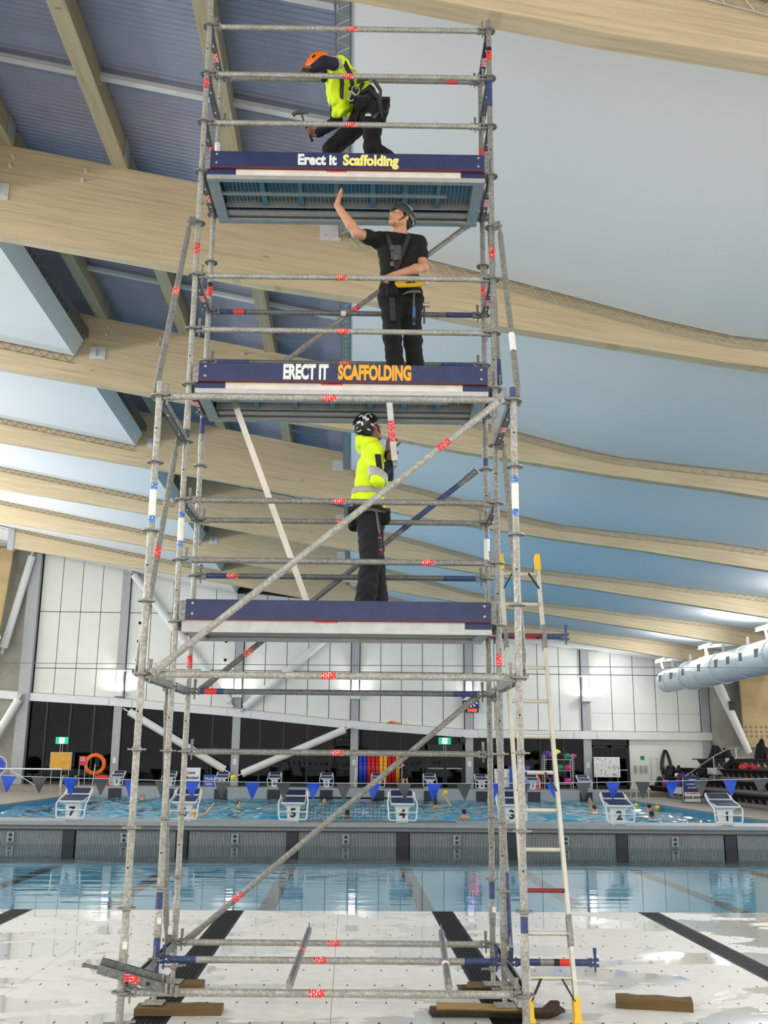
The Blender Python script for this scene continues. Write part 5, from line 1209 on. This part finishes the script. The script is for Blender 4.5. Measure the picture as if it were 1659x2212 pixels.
# ---- backstroke pennants
fl = thing('pennant_line', 'line of blue and grey backstroke pennants strung across the pool', 'pennants', (2.0, 8.9, 1.42))
def sag(x): return .10*((x/6.2)**2) + .004*x
MB().path([(x, 0, sag(x)) for x in np.linspace(-7.5, 8.5, 40)], .006, 5).build('rope', M['tightrope'], fl)
for i in range(32):
    x = -7.3+.485*i; w_ = .115; h_ = .26 + random.uniform(-.02, .01); sw = random.uniform(-.02, .02); V = []; F = []
    for j in range(5):
        v = j/4; ww = w_*(1-v)+.008; yb = .03*math.sin(3*v+i)
        V += [(-ww+sw*v, yb, -h_*v), (ww+sw*v, yb+.004*math.sin(i*2), -h_*v)]
    for j in range(4): F.append((2*j, 2*j+1, 2*j+3, 2*j+2))
    m = MB().add(V, F)
    m.add([(a, b+.003, c) for a, b, c in V], [tuple(reversed(f)) for f in F])
    m.build('pennant', M['fblue'] if i % 2 else M['fgrey'], fl, (x, 0, sag(x)-.003), fix=False)

# ---- swimmers
def swimmer(x, y, look, lab, arm=None, capc=None, hz=.135, tone='skin'):
    org = np.array([x, y, WZ]); t = thing('person', lab, 'person', (x, y, WZ), 0, 'water polo players in the far pool')
    c = org+np.array([0, 0, hz]); ax = axes(look, (0, 0, 1))
    L = head_prims(c, ax, tuple(org+np.array([0, 0, .05])))
    r = np.array(ax[0]); L += [cap(org-r*.17+np.array([0,0,-.06]), org+r*.17+np.array([0,0,-.06]), .075, .075, .05), cap(org+np.array([0,0,-.05]), org+np.array([0,0,-.45]), .13, .12, .05)]
    if arm:
        s, el, wr = [org+np.array(p) for p in arm]; L += [cap(s, el, .05, .042, .03), cap(el, wr, .042, .03, .02)] + hand_prims(wr, wr-el, look, (1,0,0), (.2,.3,.2), .2)
    sdf('body', L, M[tone], t, org, .014)
    if capc: sdf('swim_cap', [('e', P_(c, ax, 0, -.01, .035), (.084, .104, .094), np.stack(ax, 1), .02), ('p', P_(c, ax, 0, 0, .0), -np.asarray(ax[2]))], M[capc], t, org, .012)
    else: hair_part(t, c, ax, org, -.04)
    return t
swimmer(-7.80, 40.6, (.4,-.9,0), 'swimmer\'s head near the far wall at left', tone='skinp')
swimmer(-3.45, 26.9, (.9,.3,.1), 'swimmer in yellow cap stretching an arm beside block 6', ((.1,0,.02), (.38,0,.12), (.55,0,.36)), 'ballm', .14)
swimmer(-2.75, 33.9, (.7,-.6,0), 'dark-haired swimmer\'s head between blocks 6 and 5')
swimmer(.52, 38.4, (.2,-.9,0), 'swimmer\'s head behind the goal net near the top')
swimmer(1.54, 27.6, (-.1,.95,0), 'swimmer\'s head low behind the goal net, beside the long brace', tone='skind')
swimmer(5.20, 35.7, (.5,.8,0), 'swimmer raising a bent arm with a yellow ball', ((.16,0,.02), (.62,0,.06), (.36,.02,.42)))
swimmer(5.55, 28.3, (0,1,0), 'swimmer seen from behind right of block 4', tone='skinp', hz=.15)
swimmer(11.1, 32.9, (-.9,.2,.05), 'swimmer in profile left of block 2', tone='skinp')
swimmer(13.7, 34.4, (-.5,.8,0), 'farther of the two swimmers right of block 2')
swimmer(12.1, 28.5, (-.3,.9,0), 'nearer of the two swimmers right of block 2', ((-.15,0,0), (-.4,0,-.02), (-.55,0,-.12)), tone='skind')
swimmer(12.9, 41.3, (-.3,-.9,0), 'bearded swimmer\'s head by the far wall above block 2', tone='skinp')
def ball(x, y, z, lab):
    t = thing('ball', lab, 'ball', (x, y, z), 0, 'yellow water polo balls'); MB().ball((0,0,0), .112, 18, 12).build('ball_shell', M['ballm'], t)
    MB().lathe([(.1122, -.006), (.1135, 0), (.1122, .006)], (0,0,0), 20).build('seam', M['num'], t)
ball(-2.56, 30.0, 1.10, 'yellow ball in the air above the grey pennant at left')
ball(5.58, 35.7, .46, 'yellow ball held up by the swimmer with the bent arm')
ball(8.2, 41.6, WZ+.06, 'yellow ball floating behind block 3')
ball(13.9, 37.0, WZ+.06, 'yellow ball floating by the pool edge right of block 2')
ball(13.95, 34.1, WZ+.10, 'yellow ball under the hand of the swimmer at the right pool edge')
ball(14.3, 41.0, DZ+.11, 'yellow ball lying on the right pool deck')
o = thing('person', 'swimmer\'s hand on a yellow ball at the right pool edge', 'person', (13.7, 34.1, WZ)); sdf('arm', [cap((13.5,34.1,WZ-.1), (13.75,34.1,WZ+.12), .045, .03, .02)] + hand_prims((13.76,34.1,WZ+.12), (.9,0,.3), (.3,-.2,-.9), (0,-1,0), (.4,.5,.3), .3), M['skinp'], o, (13.7,34.1,WZ), .012)
# ---- water polo goal with net
gt = thing('water_polo_goal', 'black-netted water polo goal by the near edge of the far pool', 'goal', (.2, 18.6, WZ))
MB().path([(0,0,0), (0,0,.95), (2.6,0,.95), (2.6,0,0)], .03, 6).build('goal_frame', M['netm'], gt)
g = MB()
for i in range(27): g.tube((.1*i, -.02, 0), (.1*i, -.02, .9-.1*abs(math.sin(i*.9))), .005, 3, cap=False)
for j in range(9): g.tube((0, -.02, .05+.1*j), (2.6, -.02, .05+.1*j-.03*math.sin(j)), .005, 3, cap=False)
o = g.build('net', M['netm'], gt, fix=False); o['kind'] = 'stuff'

# ---- far deck: reel, signs, boards, trolley, person
rl = thing('lane_rope_reel', 'reel wound with blue, red and yellow lane ropes in front of the dark windows', 'reel', (3.1, 45.0, .36))
for s in (-1, 1):
    MB().lathe([(.02, -.02), (.74, -.02), (.74, .02), (.02, .02)], (s*1.12, 0, .98), 24, 'x').build('end_wheel', M['blockw'], rl); MB().bar((s*1.2, -.5, 0), (s*1.2, 0, .98), .05, .05).bar((s*1.2, .5, 0), (s*1.2, 0, .98), .05, .05).build('stand', M['blockw'], rl, smooth=False)
for i, c in enumerate(['lblue', 'lblue', 'lred', 'lred', 'lred', 'lyel', 'lyel', 'lred', 'lred', 'lyel']):
    pr = []; w_ = .205
    x0 = -1.03+w_*i
    MB().lathe([(.66, 0), (.70, .03), (.72, .09), (.70, .16), (.66, .19)], (x0, 0, .98), 22, 'x').build('rope_coil', M[c], rl)
    for a in range(9): MB().box((x0+.09, -.71*math.cos(a*.3-1.2), .98+.71*math.sin(a*.3-1.2)), (.16, .06, .12), Matrix.Rotation(-(a*.3-1.2), 3, 'X')).build('float', M[c], rl, smooth=False)
def far_person():
    org = np.array([4.32, 43.85, .36]); t = thing('person', 'person in maroon shirt and black shorts standing by the lane-rope reel', 'person', tuple(org))
    o = lambda x, y, z: org+np.array([x, y, z])
    B = head_prims(o(-.05,0,1.62), axes((-.9,-.2,-.1), (0,0,1)), tuple(o(0,0,1.47))) + torso_prims(o(0,0,1.47), o(.02,-.2,1.42), o(.02,.2,1.42), o(.02,0,1.05), o(.02,-.09,.92), o(.02,.09,.92), -.01)
    B += leg_prims(o(.02,-.09,.92), o(-.05,-.1,.50), o(-.1,-.1,.08)) + leg_prims(o(.02,.09,.92), o(.1,.1,.50), o(.2,.1,.08)) + [cap(o(-.1,-.1,.05), o(-.28,-.1,.04), .045, .035, .03), cap(o(.2,.1,.05), o(.05,.1,.04), .045, .035, .03)]
    for s in (-1, 1): B += [cap(o(.02,s*.2,1.42), o(-.06,s*.24,1.15), .05, .042, .03), cap(o(-.06,s*.24,1.15), o(-.28,s*.2,1.02), .042, .03, .03)] + hand_prims(o(-.28,s*.2,1.02), (-.8,0,-.4), (0,0,-1), (0,-s,0))
    sdf('body', B, M['skin'], t, org, .015)
    sdf('shirt', torso_prims(o(0,0,1.45), o(.02,-.2,1.42), o(.02,.2,1.42), o(.02,0,1.05), o(.02,-.09,.98), o(.02,.09,.98), .02) + [cap(o(.02,s*.2,1.42), o(-.03,s*.23,1.24), .07, .065, .03) for s in (-1, 1)] + [('p', o(0,0,1.5), (0,0,1))], M['maroonc'], t, org, .015, .002)
    sdf('shorts', pelvis_prims(o(.02,0,1.02), o(.02,-.09,.92), o(.02,.09,.92), .02) + [cap(o(.02,-.09,.92), o(-.03,-.1,.58), .105, .09, .03), cap(o(.02,.09,.92), o(.07,.1,.58), .105, .09, .03)], M['blackc'], t, org, .015)
    hair_part(t, o(-.05,0,1.62), axes((-.9,-.2,-.1), (0,0,1)), org)
far_person()
def sign(name, lab, cat, x, y, z, w_, h_, mat, texts=(), d=.03, frame=None, legs=0):
    t = thing(name, lab, cat, (x, y, z-h_/2-legs))
    MB().box((0, 0, h_/2+legs), (w_, d, h_)).build('face', mat, t, smooth=False)
    if frame: MB().box((0, .005, h_/2+legs), (w_+.06, d*.8, h_+.06)).build('frame', frame, t, smooth=False)
    if legs:
        for s in (-1, 1): MB().bar((s*w_*.42, 0, 0), (s*w_*.42, 0, legs+.05), .03, .03).build('leg', M['steelg'], t, smooth=False)
    for s, dx, dz, size, mt, b_ in texts: obj('lettering', text_mesh(s, size, M[mt], .95, b_), t, (dx, -d/2-.004, h_/2+legs+dz))
    return t
def exit_sign(lab, x, z):
    t = sign('exit_sign', lab, 'exit sign', x, 47.91, z, .66, .36, M['exitg'])
    MB().box((0, -.02, .18), (.26, .012, .30)).build('pictogram_field', M['exitw'], t, smooth=False)
    MB().ball((.02, -.03, .27), .035, 8, 6).path([(.02,-.03,.24), (-.01,-.03,.17), (.04,-.03,.10), (.03,-.03,.05)], .016, 6).path([(-.01,-.03,.17), (-.06,-.03,.12), (-.09,-.03,.06)], .016, 6).path([(.01,-.03,.22), (.08,-.03,.18)], .012, 6).path([(.01,-.03,.22), (-.06,-.03,.19)], .012, 6).build('running_figure', M['exitg'], t)
    for s in (-.06, .06): MB().bar((s, .0, -.55), (s, 0, .0), .03, .03).build('hanger', M['steelg'], t, smooth=False)
exit_sign('green exit sign above the amber board at left', -13.65, 2.6)
exit_sign('green exit sign above the double door', 6.69, 2.78)
sign('lane_sign', 'white standing sign reading Lane Booked on the far deck', 'sign', -6.05, 43.6, .835, .78, .95, M['white'], [('Lane', -.06, .24, .22, 'signb', .006), ('Booked', 0, .0, .20, 'signb', .006), ('lane in use', 0, -.22, .08, 'steelg', 0)])
sign('lane_sign', 'blue standing sign reading Medium Lane on the far deck', 'sign', -5.15, 43.7, .67, .74, .62, M['sgnblue'], [('Medium', 0, .12, .19, 'white', .004), ('Lane', -.1, -.12, .19, 'white', .004)])
sign('whiteboard', 'large scribbled whiteboard on a stand in front of the black door', 'whiteboard', 15.25, 47.3, 1.5, 1.34, .98, M['board'], [], .04, M['steelw'], .62)
sign('whiteboard', 'smaller white sheet board by the blue bin behind block 3', 'whiteboard', 9.35, 45.0, .92, .84, .92, M['board'], [], .03, None, .1)
sign('notice_board', 'amber board in an aluminium frame on the far left deck', 'board', -13.0, 45.6, 1.55, 1.02, .82, M['orangeb'], [], .04, M['steelg'], .9)
sign('hose_sign', 'small red sign on a stand before the orange hose reel', 'sign', -11.75, 45.0, 1.58, .36, .46, M['pinkred'], [('POOL', 0, .12, .09, 'white', .002), ('CLOSED', 0, .02, .075, 'white', .002)], .03, None, .99)
bn = sign('sandwich_board', 'BOOK NOW sandwich board on the right pool deck', 'sign', 16.1, 36.2, .70, .70, 1.1, M['signb'], [('LEARN', .02, .40, .11, 'white', .003), ('2-4 SESSIONS', .0, .22, .085, 'white', .002), ('ALL AGES', 0, .08, .085, 'white', .002), ], .04)
MB().box((0, -.022, .23), (.68, .01, .44)).build('white_panel', M['white'], bn, smooth=False); MB().box((0, 0, .03), (.86, .4, .06)).build('base', M['dgalv'], bn, smooth=False)
obj('lettering', text_mesh('FREE ASSESSMENT', .07, M['redplas'], .95, .002), bn, (0, -.03, .40)); obj('lettering', text_mesh('BOOK NOW', .15, M['num'], .9, .006), bn, (0, -.032, .22)); bn.location.z = DZ
# pace clock on the column, round clock at the left edge
pc = thing('pace_clock', 'navy square pace clock with red digits on the column', 'clock', (8.07, 47.55, 4.96))
MB().box((0, 0, 0), (.90, .08, .92)).build('face', M['screen'], pc, smooth=False)
for i in range(12):
    a = i*math.pi/6; MB().box((.28*math.sin(a), -.045, .28*math.cos(a)), (.035, .01, .035)).build('tick', M['clockw'], pc, smooth=False)
    obj('numeral', text_mesh(str(5*i if i else 60), .10, M['clockw'], 1, .002), pc, (.37*math.sin(a), -.045, .37*math.cos(a)))
MB().box((.06, 0, -.57), (.72, .08, .22)).build('digit_case', M['mull'], pc, smooth=False); obj('digits', text_mesh('7:54:20', .22, M['led'], .8, .006), pc, (.06, -.045, -.57))
rc = thing('round_clock', 'round blue pace clock cut off by the left picture edge', 'clock', (-15.95, 45.0, 1.3)); MB().tube((0,-.03,0), (0,.03,0), .46, 28).build('face', M['fblue'], rc); MB().tube((0,-.035,0), (0,-.03,0), .16, 20).build('red_centre', M['redplas'], rc); MB().path([(.46*math.cos(a), -.02, .46*math.sin(a)) for a in np.linspace(0, 2*math.pi, 29)[:-1]], .025, 6, True).build('rim', M['white'], rc); MB().bar((0,0,-.46), (0,0,-.95), .05, .05).build('post', M['steelg'], rc, smooth=False)
for i in range(20): MB().box((.38*math.sin(i*.314), -.036, .38*math.cos(i*.314)), (.02, .008, .06), Matrix.Rotation(i*.314, 3, 'Y')).build('tick', M['white'], rc, smooth=False)
# hose coil and pipe rail on the white wall
hc = thing('hose_coil', 'coil of black hose hanging on the white block wall', 'hose', (18.6, 47.91, 1.65))
for i in range(9):
    w_, h_ = random.uniform(.12, .30), random.uniform(.55, .78); dx = random.uniform(-.06, .06)
    MB().path([(dx+w_*math.sin(a)*(1-.35*math.cos(a)), -.02*i*.4, h_*math.cos(a) - (.78-h_)*(-.9)) for a in np.linspace(0, 2*math.pi, 25)[:-1]], .028, 6, True).build('hose_loop', M['hose'], hc)
pr = thing('pipe_rail', 'thin grey pipe rail standing beside the hose coil', 'rail', (17.9, 47.7, .36)); MB().path([(-.16,0,0), (-.16,0,1.62), (.18,0,1.62), (.18,0,.95)], .022, 6).build('pipe', M['steelg'], pr)
for i, x in enumerate((16.95, 17.25, 17.5)): tag(MB().box((x, 47.9, 1.42), (.14, .06, .34)).box((x, 47.86, 1.42), (.07, .02, .07)).build('wall_switch', M['steelg'], smooth=False), ['left', 'middle', 'right'][i]+' switch box on the white block wall', 'switch', 'switch boxes on the block wall')
tag(MB().box((17.35, 47.93, 2.0), (.2, .02, .2)).build('wall_notice', M['green'], smooth=False), 'small green notice above the switch boxes', 'sign')
tag(MB().lathe([(.16, -.05), (.16, .05), (.09, .07)], (7.62, 47.72, 2.86), 18, 'y').build('loudspeaker', M['black']), 'round black loudspeaker beside the exit sign', 'loudspeaker')
# wire trolley with coloured gear
tr_ = thing('gear_trolley', 'wire trolley stacked with coloured swim gear behind the ladder', 'trolley', (12.15, 45.0, .36))
for s in (-.72, .72):
    for y in (-.3, .3): MB().bar((s, y, .0), (s, y, 1.75), .04, .04).build('post', M['steelg'], tr_, smooth=False)
for z in (.3, .95, 1.5): MB().box((0, 0, z), (1.44, .6, .03)).build('shelf', M['steelg'], tr_, smooth=False)
g = MB()
for s in (-.72, .72):
    for i in range(14): g.box((s, -.31, .35+.1*i), (.22, .015, .02))
o = g.build('wire_side', M['wire'], tr_, smooth=False, fix=False)
def bag(name, lab, cat, x, y, z, r, mat, sc, seed, group):
    rnd = random.Random(seed); org = np.array([x, y, z]); L = []
    for i in range(9):
        a = np.array([rnd.uniform(-.75, .75)*r*sc[0], rnd.uniform(-.75, .75)*r*sc[1], 0]); q = rnd.uniform(.22, .36)*r
        b = a*rnd.uniform(.2, .9) + np.array([rnd.uniform(-.2, .2)*r, rnd.uniform(-.2, .2)*r, rnd.uniform(.7, 1.7)*r*sc[2]])
        L.append(cap(org+a+np.array([0,0,q*.6]), org+b, q, q*rnd.uniform(.5, .9), .05))
    t = thing(name, lab, cat, (x, y, z), 0, group); sdf('body', L + [('p', org, (0,0,-1))], M[mat], t, org, .02, .006)
    if mat != 'redc': MB().path([(-r*.5*sc[0], -r*.5*sc[1], r*.5), (-r*.3, -r*.75*sc[1], r*1.1*sc[2]), (r*.3, -r*.6*sc[1], r*.9*sc[2]), (r*.5*sc[0], -r*.5*sc[1], r*.2)], .025, 6).build('strap', M['web'], t)
    return t
def blob(name, lab, cat, x, y, z, r, mat, sc=(1,1,.7), seed=0, group=None):
    rnd = random.Random(seed); org = np.array([x, y, z]); L = [('e', org+np.array([0,0,r*sc[2]]), (r*sc[0], r*sc[1], r*sc[2]), None, .05)]
    for i in range(4):
        a = rnd.uniform(0, 6.28); rr = r*rnd.uniform(.35, .6); L.append(('e', org+np.array([math.cos(a)*r*.7*sc[0], math.sin(a)*r*.6*sc[1], rr*rnd.uniform(.7, 1.4)]), (rr, rr, rr*.8), None, .08))
    t = thing(name, lab, cat, (x, y, z), 0, group)
    sdf('body', L + [('p', org, (0,0,-1))], M[mat], t, org, max(.015, r*.08), r*.012); return t
gear = [('dark bag on top of the wire trolley at left', -.5, 1.52, .26, 'purple'), ('bright yellow cloth on top of the wire trolley', -.05, 1.66, .22, 'hiviz'), ('black bag on top of the wire trolley', .05, 1.52, .24, 'bagb'), ('green ball on top of the wire trolley at right', .5, 1.52, .19, 'green'), ('pink ball on top of the wire trolley at far right', .80, 1.58, .14, 'pink'), ('teal bundle on the middle trolley shelf', .1, .97, .2, 'green'), ('pink bundle on the middle trolley shelf', .52, .97, .18, 'pink'), ('dark bundle on the bottom trolley shelf', -.2, .32, .26, 'purple'), ('pink roll on the bottom trolley shelf', .5, .32, .18, 'pink')]
for i, (lab, dx, z, r, mt) in enumerate(gear): blob('swim_gear', lab, 'swim gear', 12.15+dx, 44.95, .36+z, r, mt, (1,.9,.8), i, 'gear on the wire trolley')
tag(MB().box((10.2, 45.2, .92), (1.0, .7, 1.12)).box((10.2, 45.2, 1.5), (1.06, .76, .06)).build('blue_bin', M['sgnblue'], smooth=False), 'blue lidded bin behind the smaller white board', 'bin')
blob('red_bag', 'red bag hanging low beside the blue bin', 'bag', 11.02, 44.8, .36, .24, 'redplas', (1,.8,1.6), 33)
# left deck: hoist frame, ladder rails, red box
hs = thing('pool_hoist_frame', 'white tubular barrier frame on the left pool deck', 'barrier', (-14.0, 44.0, DZ)); MB().path([(-1.5,0,0), (-1.5,0,1.05), (1.5,0,1.05), (1.5,0,0)], .04, 8).path([(-1.0,0,1.0), (.6,0,.1)], .02, 6).build('frame', M['blockw'], hs)
def pool_ladder(lab, x, y, z):
    t = thing('pool_ladder', lab, 'pool ladder', (x, y, z), 0, 'pool exit ladders')
    for s in (-.28, .28): MB().path([(s, -.5, -.6), (s, -.5, .45), (s, -.3, .80), (s, .2, .80), (s, .45, .5), (s, .45, 0)], .025, 8).build('handrail', M['alu'], t)
    for q in (-.2, -.45): MB().box((0, -.5, q), (.56, .1, .03)).build('step', M['alu'], t, smooth=False)
pool_ladder('curved steel pool ladder at the left deck edge', -11.1, 40.5, DZ); pool_ladder('curved steel pool ladder at the right deck edge', 14.9, 40.0, DZ)
tag(MB().box((-10.5, 44.2, .62), (.62, .4, .48)).box((-10.5, 44.2, .88), (.5, .3, .06)).build('red_crate', M['redplas'], smooth=False), 'red plastic crate on the left deck', 'crate')
orr = thing('hose_reel', 'orange hose reel behind the small red sign', 'hose reel', (-11.45, 46.4, .36)); [MB().path([(q_*math.cos(a), o_, 1.05+q_*math.sin(a)) for a in np.linspace(0, 2*math.pi, 29)[:-1]], .035, 6, True).build('hose_turn', M['helo'], orr) for q_, o_ in ((.40, -.08), (.46, -.08), (.52, -.06), (.44, 0), (.50, .02))]; MB().bar((0,-.3,0), (0,0,1.05), .05, .05).bar((0,.3,0), (0,0,1.05), .05, .05).build('stand', M['steelg'], orr, smooth=False)
tag(MB().path([(3.6, 47.75, 3.70), (3.8, 47.72, 3.74), (4.1, 47.75, 3.66), (4.3, 47.75, 3.66)], [.03,.06,.06,.02], 8).build('orange_ribbon', M['helo']), 'orange ribbon caught on the sloping beam', 'ribbon')

# ---- bleachers at the right
TIERS = [(17.0, .62), (17.8, 1.06), (18.7, 1.52), (19.6, 1.98)]
bl = thing('bleachers', 'grey stepped bleachers with black bench seats along the right side', 'bleachers', (17, 38, DZ))
for i, (x, z) in enumerate(TIERS):
    MB().bx((x+.25-17, -9, 0), (x+1.2-17, 8.3, z-DZ-.36)).build('tier', M['tier'], bl, smooth=False)
    MB().bx((x-17, -9, z-DZ-.05), (x+.42-17, 8.6, z-DZ)).build('bench_seat', M['bench'], bl, smooth=False)
    for j in range(24): MB().prism([(x+.06-17, z-DZ-.05), (x+.40-17, z-DZ-.05), (x+.40-17, z-DZ-.36), (x+.28-17, z-DZ-.36)], -8.6+.72*j, -8.55+.72*j).build('bench_bracket', M['bench'], bl, smooth=False)
hr = thing('handrail', 'steel handrail climbing the bleacher steps', 'handrail', (17.2, 40.2, DZ)); MB().path([(-.2,0,.0), (-.2,0,.95), (1.6,.6,2.0), (2.4,.8,2.35), (2.9,.9,2.35)], .028, 8).path([(1.5,.55,.9), (1.5,.55,1.95)], .025, 6).path([(2.7,.85,1.2), (2.7,.85,2.35)], .025, 6).build('rail', M['alu'], hr)
for i, (x, z) in enumerate(TIERS): MB().box((x+.18-17, 2.9, z-DZ-.12), (.50, 1.2, .30)).build('step', M['blockw'], bl, smooth=False)
for i, (lab, x, y, z, r, mt, sc) in enumerate([('black bag on the lowest bench at the far end', 17.2, 45.2, .62, .34, 'bagb', (1,1.3,.7)), ('red bag on the lowest bench', 17.15, 44.0, .62, .22, 'redc', (1,1,.8)), ('black and white bag on the second bench', 18.0, 45.4, 1.06, .40, 'bagb', (1,1.2,.8)), ('white towel on the second bench', 18.0, 44.8, 1.06, .2, 'white', (.9,1,.5)), ('black backpack on the third bench', 18.9, 43.0, 1.52, .36, 'bagb', (1,1,.7)), ('tall black bag on the top bench', 19.8, 44.0, 1.98, .40, 'bagb', (.9,1,1.0)), ('rounded black bag on the top bench beside the tall one', 19.8, 42.6, 1.98, .34, 'bagb', (.9,1,1.0)), ('pink and black bag standing by the handrail', 17.15, 41.6, .62, .34, 'purple', (.8,.8,1.1)), ('black cube bag on the second bench', 18.0, 41.0, 1.06, .33, 'bagb', (1,1,.8)), ('black sports bag at the right edge on the third bench', 18.9, 39.4, 1.52, .42, 'bagb', (1,1.2,.7)), ('red jacket lying on the third bench at the right edge', 18.9, 37.6, 1.52, .34, 'redc', (1,1.3,.4)), ('red garment at the right edge above the bleachers', 20.0, 37.4, 2.0, .42, 'redc', (.8,.8,1.4)), ('dark coat hanging at the right edge', 19.9, 38.4, 1.98, .36, 'bagb', (.8,.8,1.3))]):
    bag('bag' if mt != 'redc' else 'clothing', lab, 'bag' if 'bag' in lab or 'backpack' in lab else 'clothing', x+.2, y, z, r, mt, sc, 50+i, 'belongings on the bleachers')

# ---- ventilation duct with collars, grilles and hangers
du = thing('air_duct', 'big white spiral air duct with square grilles under the roof at right', 'duct', (17.7, 32, 5.78))
MB().lathe([(.02, 12.0), (.55, 12.0), (.55, 8.6), (.62, 8.4), (.66, 8.3), (.66, -14), (.02, -14)], (0,0,0), 32, 'y').build('duct_tube', M['duct'], du)
for y, r in ((10.9, .57), (8.2, .70), (6.0, .685), (3.8, .70), (1.0, .685), (-2, .70)):
    c = MB().lathe([(r-.03, y-.06), (r, y-.06), (r, y+.06), (r-.03, y+.06)], (0,0,0), 32, 'y').build('collar', M['duct'], du)
    MB().box((-r-.02, y, .0), (.06, .1, .04)).build('clamp', M['steelg'], c, smooth=False); MB().bar((0, y, r), (0, y, 1.0), .1, .06).build('hanger', M['lampw'], c, smooth=False)
for y in (11.4, 9.6, 7.4, 5.2, 3.0, 1.6, .2, -1.4): MB().box((-.64 if y < 8.3 else -.53, y, .10), (.06, .34, .32)).build('grille', M['grille'], du, smooth=False)
